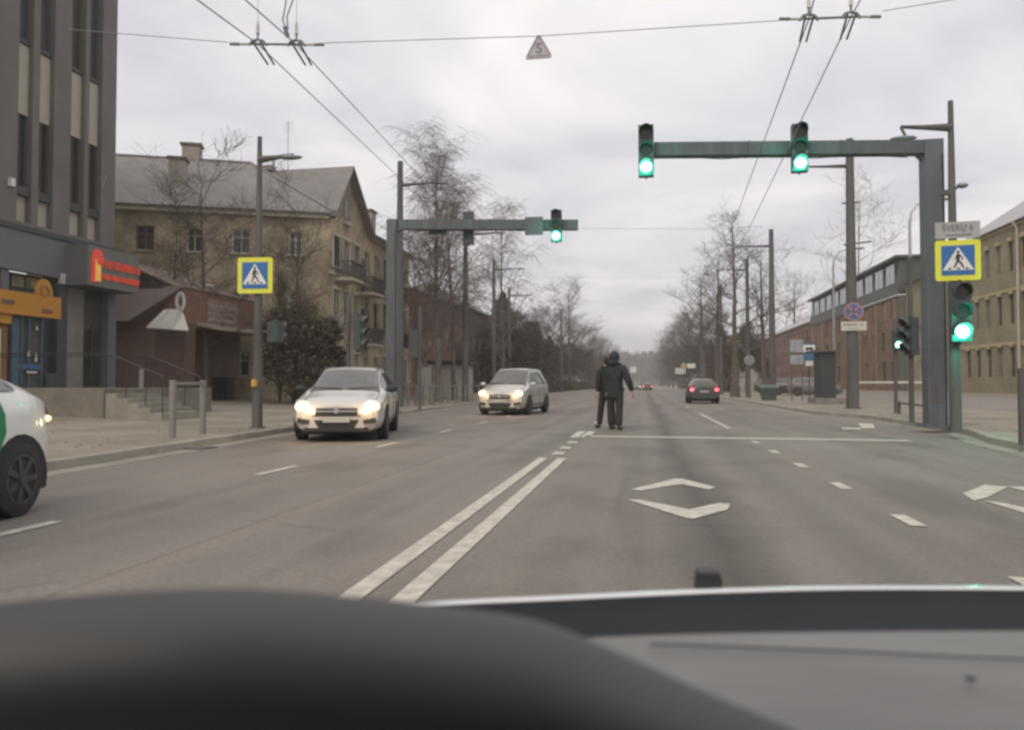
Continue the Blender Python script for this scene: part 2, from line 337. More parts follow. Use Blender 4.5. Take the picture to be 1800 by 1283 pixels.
# ------------------------------------------------------------------ poles, lamps, gantries
def mast(bm, x, y, z0, h, r0, r1): bm.tube([(x, y, z0), (x, y, z0 + h)], [r0, r1], 12)
def lamp_head(parent, p, dx=-.5):
    autosmooth(MB().ball(p, (.27, .11, .05), 10, 6).build('lamp_head', STEEL, parent))
def street_pole(px, base=None, top_py=None, H=11.0, arm=-2.6, arm_py=None, label='', r0=.2, r1=.12, name='trolley_pole', pos=None, cat='pole', group='tall tapered poles along the road', drop=.0):
    if pos: p = Vector(pos)
    elif base: p = gp(px, base, .12)
    else:
        dh = (H - CH) / ((676 - top_py) / F); q = at(px, 676, dh); p = Vector((q.x, q.y, gz(q.x)))
    zt = H if base is None else zat(top_py, p.x, p.y)
    t = thing(name, label, cat, p, 0, group)
    b = MB(); b.tube([(0, 0, 0), (0, 0, .9), (0, 0, zt - p.z)], [r0, r0 * .96, r1], 14); autosmooth(b.build('shaft', POLE, t))
    MB().tube([(0, 0, 0), (0, 0, .03)], r0 * 1.5, 12).build('base_flange', POLE, t)
    if arm:
        za = (zat(arm_py, p.x, p.y) if arm_py else zt - .8) - p.z
        b = MB(); b.tube([(0, 0, za - .03), (arm * .5, 0, za), (arm, 0, za + .04)], [.09, .055, .035], 8); autosmooth(b.build('arm', POLE, t))
        if drop: MB().tube([(arm, 0, za + .04), (arm + .1, 0, za - drop)], .03, 6).build('arm_drop', POLE, t)
        lamp_head(t, (arm - math.copysign(.05, arm), 0, za - .02 - drop))
    return t
poleA = street_pole(452, 752, 241, arm=.82, arm_py=279, r0=.115, r1=.05, name='street_lamp', cat='street lamp', group='slim lamp poles by the crossing', label='slim dark lamp pole on left pavement carrying a yellow crossing sign')
poleB = street_pole(1680, 760, 178, arm=-.95, arm_py=222, r0=.115, r1=.05, name='street_lamp', cat='street lamp', group='slim lamp poles by the crossing', label='slim dark lamp pole at right kerb carrying the crossing sign and street name plate', drop=.18)
zb = zat(327, poleB.location.x, poleB.location.y) - .12
MB().tube([(.0, 0, zb - .12), (.12, 0, zb - .02), (.2, 0, zb)], .025, 6).build('camera_bracket', POLE, poleB)
autosmooth(MB().ball((.2, 0, zb + .0), (.11, .09, .06), 10, 6).build('camera_dome', STEEL, poleB))
MB().box((-.13, 0, zb - .14), (.2, .12, .1)).build('junction_box', POLE, poleB)
street_pole(702, top_py=281, arm=2.0, arm_py=325, label='tall thick pole just right of the left gantry post')
street_pole(818, top_py=375, arm=2.2, arm_py=412, label='tall thick pole behind the dark signal of the left gantry')
street_pole(868, top_py=455, arm=2.2, label='tall thick pole left of the grey minivan, third along the left pavement')
street_pole(895, top_py=505, arm=2.2, label='fourth tall pole along the left pavement, above the minivan roof')
street_pole(987, top_py=545, arm=0, label='distant tall pole before the far left trees', H=11)
street_pole(1499, 718, 245, arm=-2.0, arm_py=291, r0=.25, r1=.15, label='thick tall pole with the round blue no stopping sign')
pq = C.objects[-1].parent
for py_, x0_, x1_ in ((357, -.35, .35), (430, -.3, .75)):
    z_ = zat(py_, pq.location.x, pq.location.y) - .12; MB().tube([(x0_, -.1, z_ - .03), (x1_, -.1, z_ + (.08 if x1_ > .5 else 0))], .035, 6).build('cross_arm', POLE, pq)
street_pole(1358, top_py=402, arm=-2.2, arm_py=432, label='tall thick pole standing beside the green bin', r0=.23, r1=.14)
street_pole(1315, top_py=455, arm=-2.0, label='tall pole with a small round sign left of the green bin')
street_pole(1233, top_py=540, arm=-2.4, label='distant tall pole above the dark car in the right lane')
street_pole(1268, top_py=500, arm=0, label='distant tall pole among bare trees right of the dark car')
for px, tpy, lab in ((1603, 350, 'curved neck lamp post behind the right gantry post'), (1467, 436, 'curved neck lamp post left of the blue no stopping sign pole')):
    dh = 8.4 / ((676 - tpy) / F); q = at(px, 676, dh); z0 = gz(q.x)
    t = thing('curved_lamp', lab, 'street lamp', (q.x, q.y, z0), 0, 'curved neck lamp posts')
    autosmooth(MB().tube([(0, 0, 0), (0, 0, 8.2), (.06, 0, 8.7), (.3, 0, 9.1), (.75, 0, 9.25), (1.3, 0, 9.3)], [.09, .06, .05, .04, .035, .03], 8).build('mast', STEEL, t))
    autosmooth(MB().ball((1.5, 0, 9.3), (.35, .14, .07)).build('lamp_head', STEEL, t))
# gantries
def gantry(base_px, base_py, tip_px, beam_y0, beam_y1, tipy0, label, wpost, D=None):
    p = gp(base_px, base_py, .12) if D is None else at(base_px, 676, D); p.z = .12
    zb_ = zat((beam_y0 + beam_y1) / 2, p.x, p.y); hb = zat(beam_y0, p.x, p.y) - zat(beam_y1, p.x, p.y)
    dhp = -sy * p.x + cy * p.y
    dht = dhp * (676 - (beam_y0 + beam_y1) / 2) / (676 - tipy0)
    q = at(tip_px, tipy0, dht)
    t = thing('signal_gantry', label, 'gantry', p, 0, 'signal gantries over the road')
    MB().box((0, 0, (zb_ + hb / 2 - .12) / 2), (wpost, wpost, zb_ + hb / 2 - .12)).build('post', POLE2, t)
    MB().box((0, 0, .02), (wpost * 1.5, wpost * 1.5, .04)).build('base_plate', POLE2, t)
    d = Vector((q.x - p.x, q.y - p.y, 0)); L = d.length; a = math.atan2(d.y, d.x); d.normalize()
    c = d * (L / 2 + wpost / 2 * .5); c.z = zb_ - .12
    MB().box(c, (L - wpost * .5 - .012, wpost * .72, hb), a).build('beam', POLE2, t)
    s = 1 if d.x > 0 else -1
    for k_ in (-1, 1):
        for j_ in (-1, 1): MB().tube([(k_ * wpost * .62, j_ * wpost * .62, .04), (k_ * wpost * .62, j_ * wpost * .62, .09)], .022, 6).build('bolt', STEEL, t)
    MB().box((0, -wpost / 2 - .004, .75), (wpost * .5, .008, .45)).build('access_hatch', POLE, t)
    MB().tube([(wpost * .42, -wpost / 2 - .02, .05), (wpost * .42, -wpost / 2 - .02, zb_ - hb)], .012, 6).build('cable_conduit', BLK, t)
    for f_ in (.33, .66): MB().box(Vector((d.x * L * f_, d.y * L * f_, zb_ - .12)), (.05, wpost * .78, hb * 1.05), a).build('beam_joint', POLE2, t)
    cb_ = MB(); cb_.tube([Vector((d.x * L * (k_ / 12), d.y * L * (k_ / 12), zb_ - .12 - hb / 2 - .03 - .03 * math.sin(k_ * 1.57))) for k_ in range(1, 12)], .011, 5); cb_.build('beam_cable', BLK, t)
    MB().prism([(s * wpost / 2, -.1, zb_ - hb / 2 - .125), (s * (wpost / 2 + .12), -.1, zb_ - hb / 2 - .125), (s * wpost / 2, -.1, zb_ - hb / 2 - .25)], (0, .2, 0)).build('gusset', POLE2, t)
    return t, p, q, zb_, a
gR, pR, qR, zR, aR = gantry(1644, 750, 1148, 249, 272, 265, 'large blue grey signal gantry on the right kerb, reaching over the road', .40)
gL, pL, qL, zL, aL = gantry(690, 726, 1016, 387, 404, 396, 'smaller blue grey signal gantry on the left, reaching over oncoming lanes', .36, D=25.6)
# traffic lights
HOUS = mat('signal_housing', (.050, .066, .066), .5, .15, 5)
def traffic_light(loc, rz, label, lit=True, glow=22, mini=False, group='traffic signals', board=False, w=.36, h=1.16, nl=3):
    """local front faces -Y"""
    t = thing('traffic_light', label, 'traffic light', loc, rz, group)
    MB().box((0, 0, 0), (w, .2, h)).build('housing', HOUS, t)
    for s in (1, -1): MB().prism([(-.05, -.04, s * h / 2), (.05, -.04, s * h / 2), (0, -.04, s * (h / 2 + .06))], (0, .08, 0)).build('end_cap', BLK, t)
    for i in range(nl):
        z = h / 2 - h / nl * (i + .5); r = min(w * .42, h / nl * .42); on = lit and i == nl - 1
        if on:
            o = MB().disc((0, -.101, z), r, (0, -1, 0), .010, 24).build('lens', GREENRIM, t); o['label'] = 'lit green lens'
            MB().disc((0, -.111, z), r * .84, (0, -1, 0), .012, 24).build('lamp_glow', GREENON, o)
        else: MB().disc((0, -.101, z), r, (0, -1, 0), .012, 20).build('lens', LENSOFF, t)
        b = MB(); n = 10; vs = []; 
        for k in range(n + 1):
            an = R(-25) + R(230) * k / n
            vs += [(math.cos(an) * (r + .012), -.1, z + math.sin(an) * (r + .012)), (math.cos(an) * (r + .012), -.1 - (.22 if not on else .16) * (.55 + .45 * max(0, math.sin(an))), z + math.sin(an) * (r + .012))]
        b.add(vs, [(2 * k, 2 * k + 1, 2 * k + 3, 2 * k + 2) for k in range(n)]); b.build('visor', HOUS, t, fix=False)
    if lit:
        l = bpy.data.lights.new('signal_glow', 'POINT'); l.energy = glow if not mini else 2; l.color = (.0, 1, .62); l.shadow_soft_size = .1
        lo = bpy.data.objects.new('signal_glow', l); C.objects.link(lo); lo.parent = t; lo.location = (0, -.42, h / 2 - h / nl * (nl - .5))
    return t
def beam_pt(p, q, z, px, py):
    """point on the beam axis seen at picture column px"""
    best = None
    for i in range(401):
        f = i / 400 * 1.08; X, Y = p.x + (q.x - p.x) * f, p.y + (q.y - p.y) * f
        dh = -sy * X + cy * Y; u = (X * cy + Y * sy) / dh
        pxx = 900 + F * u * (cp - (641.5 - py) / F * sp)
        if best is None or abs(pxx - px) < best[0]: best = (abs(pxx - px), X, Y)
    return best[1], best[2]
def on_beam(px, y0, y1, p, q, z, off=-.3):
    X, Y = beam_pt(p, q, z, px, (y0 + y1) / 2); Y += off
    za, zb_ = zat(y0, X, Y), zat(y1, X, Y); return (X, Y, (za + zb_) / 2), za - zb_
l1, h1 = on_beam(1136, 222, 311, pR, qR, zR); l2, h2 = on_beam(1400, 220, 303, pR, qR, zR)
traffic_light(l1, 0, 'green traffic light at the free tip of the right gantry beam', h=h1, w=.345)
traffic_light(l2, 0, 'green traffic light midway along the right gantry beam', h=h2, w=.345)
l3, h3 = on_beam(980, 370, 425, pL, qL, zL); l4, h4 = on_beam(820, 373, 430, pL, qL, zL, .3)
traffic_light(l3, 0, 'green traffic light near the free tip of the left gantry beam', h=h3, w=.36)
traffic_light(l4, math.pi, 'dark traffic light seen from behind, midway on the left gantry beam', lit=False, h=h4, w=.36)
for px, y0, y1, wd, off, lab in ((940, 382, 413, .62, -.24, 'flat grey box sign near the tip of the left gantry'), (766, 384, 412, .64, .3, 'flat dark box sign behind the left gantry beam near its post')):
    l, h = on_beam(px, y0, y1, pL, qL, zL, off)
    t = thing('sign_box', lab, 'sign', l, 0, 'box signs on the left gantry')
    MB().box((0, 0, 0), (wd, .08, h)).build('panel', POLE2, t); MB().box((0, .09 if off < 0 else -.09, 0), (.08, .1, .2)).build('bracket', POLE, t)
# signal on the right lamp pole, facing the camera
pb = Vector(poleB.location)
za, zb_ = zat(500, pb.x, pb.y), zat(602, pb.x, pb.y)
traffic_light((pb.x + .01, pb.y - .26, (za + zb_) / 2), 0, 'bright green traffic light under the crossing sign on the right pole', h=za - zb_, w=.36, glow=36)
# signal seen from the side + green pedestrian lamp on the next posts
def post_thing(px, by, ty, r, label, mt=POLE, name='post', cat='post', group=None, pos=None):
    p = gp(px, by, .12) if pos is None else pos
    t = thing(name, label, cat, p, 0, group); zt = zat(ty, p.x, p.y) - .12
    autosmooth(MB().tube([(0, 0, 0), (0, 0, zt)], r, 12).build('shaft', mt, t)); MB().tube([(0, 0, 0), (0, 0, .02)], r * 1.7, 12).build('base_flange', mt, t)
    MB().ball((0, 0, zt), (r * 1.05, r * 1.05, r * .5)).build('cap', mt, t)
    return t, p
t, p = post_thing(1603, 742, 453, .065, 'dark signal post just left of the right gantry post')
traffic_light((p.x - .02, p.y - .12, zat(592, p.x, p.y)), R(-75), 'unlit traffic light seen side on beside the right gantry post', lit=False, h=.95, w=.34)
t, p = post_thing(1575, 726, 560, .06, 'thin dark post carrying the small green pedestrian lamp')
traffic_light((p.x + .03, p.y - .14, zat(598, p.x, p.y)), 0, 'small pedestrian signal with a green lamp left of the right gantry post', lit=True, mini=True, h=.66, w=.26, nl=2)
dpos = lambda px, dh: (lambda q: Vector((q.x, q.y, .12)))(at(px, 676, dh))
t, p = post_thing(612, 733, 520, .06, 'thin dark signal post behind the silver wagon', pos=dpos(612, 21.5))
traffic_light((p.x + .3, p.y, zat(585, p.x, p.y)), R(95), 'dark traffic light in side view above the silver wagon', lit=False, h=1.0, w=.34)
t, p = post_thing(737, 720, 540, .06, 'thin dark signal post behind the left gantry', pos=dpos(738, 29))
traffic_light((p.x - .2, p.y, zat(604, p.x, p.y)), math.pi, 'dark traffic light seen from behind, right of the left gantry post', lit=False, h=1.08, w=.34)
pa = Vector(poleA.location)
traffic_light((pa.x + .36, pa.y + .1, zat(583, pa.x, pa.y)), R(165), 'small dark pedestrian signal turned away on the left lamp pole', lit=False, h=.46, w=.3, nl=2)
MB().tube([(0, 0, zat(583, pa.x, pa.y) - .12), (.3, .08, zat(583, pa.x, pa.y) - .12)], .025, 6).build('signal_bracket', POLE, poleA)
o = MB().box((.0, -.13, zat(673, pa.x, pa.y) - .12), (.1, .1, .16)).build('push_button', mat('button_orange', (.55, .28, .06), .5, .1, 5), poleA); o['label'] = 'orange push button'
# ------------------------------------------------------------------ signs
def crossing_sign(loc, s, label, rz=0.0):
    t = thing('crossing_sign', label, 'road sign', loc, rz, 'yellow edged pedestrian crossing signs')
    b = MB(); r = .06 * s; pts = []
    for cx, cz, a0_ in ((1, 1, 0), (-1, 1, 90), (-1, -1, 180), (1, -1, 270)):
        for k in range(4): an = R(a0_ + k * 30); pts.append((cx * (s / 2 - r) + r * math.cos(an), 0, cz * (s / 2 - r) + r * math.sin(an)))
    b.prism(pts, (0, .02, 0)); b.build('plate', YEL, t)
    k = s * .735 / 2; MB().box((0, -.006, -.0 * s), (2 * k, .006, 2 * k)).build('blue_field', BLU, t)
    f = MB().prism([(-.345 * s, -.015, -.245 * s), (.345 * s, -.015, -.245 * s), (0, -.015, .33 * s)], (0, .005, 0)).build('white_triangle', SWH, t)
    g = MB(); Y = -.021
    def limb(a, b_, w0, w1):
        a = Vector((a[0] * s, Y, a[1] * s)); b_ = Vector((b_[0] * s, Y, b_[1] * s)); d = (b_ - a).normalized(); n_ = Vector((-d.z, 0, d.x))
        g.prism([a - n_ * w0 * s, a + n_ * w0 * s, b_ + n_ * w1 * s, b_ - n_ * w1 * s], (0, .004, 0))
    g.disc((0, Y + .004, .20 * s), .036 * s, (0, -1, 0), .004, 12)
    limb((.005, .15), (-.005, -.02), .04, .032); limb((-.01, -.01), (-.085, -.17), .026, .017); limb((.0, -.01), (.07, -.09), .026, .02); limb((.07, -.09), (.11, -.18), .02, .016)
    limb((.02, .13), (.085, .07), .016, .013); limb((.085, .07), (.10, .0), .013, .011); limb((-.02, .13), (-.06, .04), .016, .012); limb((-.06, .04), (-.09, .02), .012, .01)
    limb((.09, -.18), (.14, -.18), .012, .01); limb((-.11, -.18), (-.08, -.18), .012, .012)
    for x in (-.19, 0, .19): limb((x - .035, -.205), (x + .035, -.205), .018, .018)
    g.build('walking_figure', SBK, t)
    MB().box((0, .035, .25 * s), (.1, .03, .05)).build('clamp', STEEL, t); MB().box((0, .035, -.25 * s), (.1, .03, .05)).build('clamp', STEEL, t)
    return t
s1 = zat(453, pa.x, pa.y - .13) - zat(516, pa.x, pa.y - .13)
crossing_sign((pa.x, pa.y - .155, zat(484.5, pa.x, pa.y - .13)), s1, 'square yellow edged blue pedestrian crossing sign on the left lamp pole', R(5))
s2 = zat(422, pb.x, pb.y - .2) - zat(493, pb.x, pb.y - .2)
crossing_sign((pb.x + .02, pb.y - .19, zat(457.5, pb.x, pb.y - .2)), s2, 'square yellow edged blue pedestrian crossing sign above the bright green light', R(-5))
hn = zat(390, pb.x, pb.y - .2) - zat(419, pb.x, pb.y - .2)
t = thing('street_name_plate', 'grey street name plate with an arrow on top of the right crossing sign', 'sign', (pb.x + .02, pb.y - .19, zat(404.5, pb.x, pb.y - .2)), R(-5))
MB().box((0, 0, 0), (s2 * .99, .02, hn)).build('plate', mat('grey_plate', (.33, .34, .34), .5, .06, 4), t)
text_mesh('ŠVERŲ 6', .17, mat('plate_ink', (.14, .15, .15), .6, .05, 5), t, loc=(0, -.014, .04), width=s2 * .68)
b = MB(); b.box((0, -.014, -.1), (s2 * .5, .006, .02)); b.prism([(s2 * .25, -.017, -.075), (s2 * .32, -.017, -.1), (s2 * .25, -.017, -.125)], (0, .005, 0)); b.build('arrow', MATS['plate_ink'], t)
MB().box((.0, .04, 0), (.08, .06, .1)).build('clamp', STEEL, t)
# no stopping sign on the thick right pole
pp = [o for o in C.objects if o.get('label', '').startswith('thick tall pole')][0].location
yy = pp.y - .30; rr = (zat(531, pp.x, yy) - zat(564, pp.x, yy)) / 2
t = thing('no_stopping_sign', 'round blue no stopping sign with red ring and cross on the thick right pole', 'road sign', (pp.x, yy, zat(548, pp.x, yy)))
MB().disc((0, 0, 0), rr, (0, -1, 0), .01, 28).build('ring', mat('faded_red', (.34, .17, .19), .5, .1, 5), t)
MB().disc((0, -.012, 0), rr * .82, (0, -1, 0), .004, 28).build('blue_field', mat('faded_blue', (.07, .13, .24), .5, .1, 5), t)
b = MB()
for a in (45, -45): b.box((0, -.019, 0), (rr * 1.6, .004, rr * .2), tilt=Matrix.Rotation(R(a), 3, 'Y'))
b.build('cross', MATS['faded_red'], t)
t = thing('plate_sign', 'small white plate with two lines of dark print below the no stopping sign', 'sign', (pp.x, yy, zat(573, pp.x, yy)))
wq = 42 / F * (-sy * pp.x + cy * yy)
MB().box((0, 0, 0), (wq, .015, wq * .38)).build('plate', mat('plate_white', (.5, .49, .44), .6, .05, 5), t)
b = MB(); x = -wq * .40; rnd = random.Random(3)
while x < wq * .36:
    ww = rnd.uniform(.018, .035)
    if not (.15 < x / wq < .22): b.box((x, -.011, wq * .055), (ww, .004, rnd.uniform(.05, .085)))
    x += ww + .012
x = -wq * .22
while x < wq * .2: b.box((x, -.011, -wq * .11), (.02, .004, .03)); x += .032
b.build('print', MATS['plate_ink'], t)

# ------------------------------------------------------------------ trolleybus wires
def cable(label, pts, r=.008, name='overhead_wire', group='overhead trolleybus wires', m=WIRE, cat='wire', sag=0.0):
    P = []
    for i in range(len(pts) - 1):
        a, b_ = Vector(pts[i]), Vector(pts[i + 1])
        for k in range(8):
            f = k / 8; q = a.lerp(b_, f); q.z -= sag * 4 * f * (1 - f); P.append(q)
    P.append(Vector(pts[-1])); o = MB().tube(P, r, 5).build(name, m); return tag(o, label, cat, group)
nl1, nl2 = at(453, 78, 11.3), at(521, 79, 11.3); nr1, nr2 = at(1422, 34, 10.6), at(1496, 30, 10.6)
fl1, fl2 = at(697, 308, 24.5), at(720, 292, 24.5); fr1, fr2 = at(1290, 392, 25), at(1312, 412, 27.0)
def ext(a, px, py, dh): return at(px, py, dh)
cable('left wire of the left trolleybus pair', [at(330, -12, 9.2), nl1, fl1, at(905, 520, 52), at(1040, 620, 130), (-4.2, 320, 6.4)], .010)
cable('right wire of the left trolleybus pair', [at(415, -14, 9.2), nl2, fl2, at(925, 520, 52), at(1046, 618, 130), (-3.6, 320, 6.4)], .010)
cable('left wire of the right trolleybus pair', [at(1436, -20, 9.4), nr1, fr1, at(1196, 560, 52), (3.0, 130, 6.3), (3.0, 320, 6.4)], .010)
cable('right wire of the right trolleybus pair', [at(1524, -20, 9.4), nr2, fr2, at(1205, 560, 52), (3.6, 130, 6.3), (3.6, 320, 6.4)], .010)
def span(label, pts, r=.006): return cable(label, pts, r, 'span_wire', 'span wires across the road')
span('thin span wire from the dark building to the left trolleybus hanger', [at(120, 52, 12.5), at(400, 75, 11.3)])
span('thin span wire over the middle of the road holding the triangular sign', [at(571, 76, 11.3), at(947, 64, 11.0), at(1370, 37, 10.6)])
span('thin span wire rising from the right trolleybus hanger out of frame', [at(1552, 20, 10.6), at(1760, -14, 10.7)])
span('faint span wire across the road beyond the left gantry', [at(1010, 402, 30), at(1250, 403, 27), at(1340, 398, 26.5)])
span('faint distant span wire above the minivan and road', [at(870, 470, 55), at(960, 488, 55), at(1210, 488, 52), at(1312, 478, 55)])
span('faint far span wire near the horizon trees', [at(895, 520, 75), at(985, 522, 80), at(1120, 540, 90), at(1233, 552, 92)])
def hanger(a, b_, label, side):
    t = thing('wire_hanger', label, 'wire hanger', (0, 0, 0), 0, 'trolleybus wire hangers')
    ax = (b_ - a); ax.z = 0; L_ = ax.length; ax.normalize()
    MB().tube([a - ax * .1, b_ + ax * .1], .018, 6).build('cross_bar', WIRE, t)
    for q, s in ((a, -1), (b_, 1)):
        MB().tube([q + ax * s * .1, q + ax * s * .28], .02, 6).build('insulator_sleeve', INSUL, t)
        MB().tube([q + ax * s * .28, q + ax * s * .43], .024, 6).build('turnbuckle', WIRE, t)
        b = MB()
        b.tube([q + ax * -.14 + Vector((0, 0, -.02)), q + ax * -.08 + Vector((0, 0, .05)), q + Vector((0, 0, .07)), q + ax * .08 + Vector((0, 0, .05)), q + ax * .14 + Vector((0, 0, -.02))], .022, 6)
        b.build('arched_clamp', WIRE, t)
        for k in (-.06, .06):
            MB().tube([q + ax * k + Vector((0, -.06, .03)), q + ax * (k * .8) + Vector((0, .42, -.14))], .017, 5).build('guide_arm', WIRE, t)
        MB().tube([q + Vector((0, 0, .06)), q + Vector((0, 0, .16))], .018, 6).build('stem', WIRE, t)
        MB().tube([q + Vector((0, 0, .16)), q + Vector((0, 0, .3)), q + Vector((0, 0, .36))], [.03, .026, .012], 8).build('insulator', INSUL, t)
        MB().tube([q + Vector((0, 0, .36)), q + Vector((0, 0, 1.6))], .004, 4).build('hanger_wire', WIRE, t)
    if side < 0:
        q = b_ + Vector((-.09, -.1, .1))
        b = MB(); b.tube([q + Vector((0, 0, -.02)), q + Vector((-.03, -.05, .12))], .035, 6); b.tube([q + Vector((-.03, 0, .1)), q + Vector((-.09, 0, .25)), q + Vector((-.04, 0, .5)), q + Vector((-.03, 0, 1.0))], .012, 5)
        b.tube([q + Vector((0, 0, .1)), q + Vector((-.02, 0, .3)), q + Vector((.08, 0, .55)), q + Vector((.16, 0, .9))], .012, 5); b.build('feeder_cable', WIRE, t)
hanger(nl1, nl2, 'trolleybus wire hanger with feeder cables over the left lanes', -1)
hanger(nr1, nr2, 'trolleybus wire hanger over the right lanes at the top edge', 1)
# triangular sign on the span wire
q = at(947, 83, 11.0); hs = (104 - 62) / F * 11.0
t = thing('triangle_sign', 'small grey triangular sign with letter S hanging from the span wire', 'sign', q, R(6))
tri = [(-.54 * hs, 0, -.50 * hs), (.50 * hs, 0, -.46 * hs), (.55 * hs, 0, -.36 * hs), (.07 * hs, 0, .50 * hs), (-.07 * hs, 0, .50 * hs), (-.55 * hs, 0, -.40 * hs)]
MB().prism(tri, (0, .03, 0)).build('plate', mat('tri_grey', (.42, .41, .43), .6, .08, 6), t)
b = MB(); T3 = [Vector((p_[0] * .8, -.004, p_[2] * .8 - .0)) for p_ in tri]
for i in range(6): b.tube([T3[i], T3[(i + 1) % 6]], .004, 4)
b.build('inner_border', mat('tri_ink', (.23, .22, .25), .6, .05, 6), t)
text_mesh('S', hs * .62, MATS['tri_ink'], t, loc=(0, -.006, -.06 * hs), depth=.003)

# ------------------------------------------------------------------ buildings
def facade(bm, O, U, W, H, holes, depth=.18, N_=None, skip_cells=None):
    """wall surface with real openings. O bottom-left corner, U unit vector along, N_ outward normal"""
    O = Vector(O); U = Vector(U); xs = sorted({0, W} | {h[0] for h in holes} | {h[1] for h in holes}); zs = sorted({0, H} | {h[2] for h in holes} | {h[3] for h in holes})
    P = lambda x, z, d=0: O + U * x + Vector((0, 0, z)) - N_ * d
    for i in range(len(xs) - 1):
        for j in range(len(zs) - 1):
            mx_, mz = (xs[i] + xs[i + 1]) / 2, (zs[j] + zs[j + 1]) / 2
            if any(h[0] < mx_ < h[1] and h[2] < mz < h[3] for h in holes): continue
            bm.add([P(xs[i], zs[j]), P(xs[i + 1], zs[j]), P(xs[i + 1], zs[j + 1]), P(xs[i], zs[j + 1])], [(0, 1, 2, 3)])
    for a, b_, c, d in holes:
        q = [(a, c), (b_, c), (b_, d), (a, d)]
        for k in range(4):
            (x0, z0), (x1, z1) = q[k], q[(k + 1) % 4]
            bm.add([P(x0, z0), P(x1, z1), P(x1, z1, depth), P(x0, z0, depth)], [(0, 1, 2, 3)])
_wm = {}
def window(parent, O, U, N_, hole, depth=.18, frame=WFR, glass=GLS, bars=1, name='window', sill=None, transom=False, fw=.07):
    a, b_, c, d = hole; w_, h_ = b_ - a, d - c; key = (round(w_, 2), round(h_, 2), frame.name if frame else '', glass.name, bars, transom)
    if key not in _wm:
        gm = MB().box((w_ / 2, .0, h_ / 2), (w_ - .002, .02, h_ - .002)).mesh('pane', glass)
        fm = None
        if frame:
            f = MB(); e_ = .003
            f.box((fw / 2 + e_, -.03, h_ / 2), (fw, .05, h_ - .01)); f.box((w_ - fw / 2 - e_, -.03, h_ / 2), (fw, .05, h_ - .01))
            f.box((w_ / 2, -.03, fw / 2 + e_), (w_ - 2 * fw - .01, .05, fw)); f.box((w_ / 2, -.03, h_ - fw / 2 - e_), (w_ - 2 * fw - .01, .05, fw))
            for k in range(bars): f.box((w_ * (k + 1) / (bars + 1), -.028, h_ / 2), (fw * .8, .045, h_ - 2 * fw))
            if transom: f.box((w_ / 2, -.026, h_ * .68), (w_ - 2 * fw, .04, fw * .7))
            fm = f.mesh('frame', frame)
        sm = MB().box((w_ / 2, -depth / 2 - .06, -.03), (w_ + .16, depth + .1, .06)).mesh('sill', sill) if sill else None
        _wm[key] = (gm, fm, sm)
    gm, fm, sm = _wm[key]
    o = link(name, gm, parent); U = Vector(U); a_w = a
    if N_.dot(Vector((U.y, -U.x, 0))) < 0: p = Vector(O) + U * b_; U = -U
    else: p = Vector(O) + U * a
    p = p + Vector((0, 0, c)) - N_ * depth
    o.matrix_parent_inverse = Matrix(); o.location = p - Vector(parent.location); o.rotation_euler = (0, 0, math.atan2(U[1], U[0]))
    if fm: link('frame', fm, o)
    if sm: link('sill', sm, o)
    return o
EX = Vector((1, 0, 0)); EY = Vector((0, 1, 0)); EZ = Vector((0, 0, 1))
def local(o, root): return o
# ---- dark office block on the left
XA = -20.8; yA1 = yon(198, XA); zA = gz(XA)
A = thing('office_building', 'dark grey office block with tall window strips at the left edge', 'building', (0, 0, 0))
AW = mat('grey_render', (.155, .145, .14), .85, .12, .8); AW2 = mat('grey_panel', (.135, .145, .16), .6, .06, 1.0); ASP = mat('beige_spandrel', (.40, .37, .30), .7, .06, 3); ADK = mat('dark_cladding', (.06, .064, .072), .6, .1, 2)
ACON = mat('concrete', (.2, .19, .175), .85, .2, 1.5)
yA0 = 11.5; zf = lambda py, px: zat(py, XA, yon(px, XA))
z_t1, z_t0 = zf(77, 38), zf(200, 38); z_w0 = zf(328, 38); z_l1, z_l0 = zf(343, 38), zf(391, 38); z_band = zf(398, 38)
cols = []
for a_, b_ in ((24, 50), (62, 88), (118, 143), (150, 173)): cols.append((yon(a_, XA), yon(b_, XA)))
pitch = cols[2][0] - cols[0][0]
for k in (1, 2): cols += [(c0 - pitch * k, c1 - pitch * k) for c0, c1 in cols[:2]]
cols = [c for c in cols if c[0] > yA0 + .3]
ztop = 21.0; zup = z_t1 + (z_t1 - z_w0 - (z_t1 - z_t0)) * 1.0
Ao = Vector((XA, yA0, z_band)); holes = [(c0 - yA0, c1 - yA0, z_l0 - z_band, ztop - 1.0 - z_band) for c0, c1 in cols]
wb = MB(); facade(wb, Ao, EY, yA1 - yA0, ztop - z_band, holes, .32, EX)
wb.add([(XA, yA1, z_band), (XA - 14, yA1, z_band), (XA - 14, yA1, ztop), (XA, yA1, ztop)], [(0, 1, 2, 3)])
wb.add([(XA, yA0, ztop), (XA, yA1, ztop), (XA - 14, yA1, ztop), (XA - 14, yA0, ztop)], [(0, 1, 2, 3)])
wb.add([(XA, yA0, 0), (XA - 14, yA0, 0), (XA - 14, yA0, ztop), (XA, yA0, ztop)], [(0, 1, 2, 3)])
wb.build('upper_wall', AW, A, fix=False)
per = z_t1 - z_w0 + .15
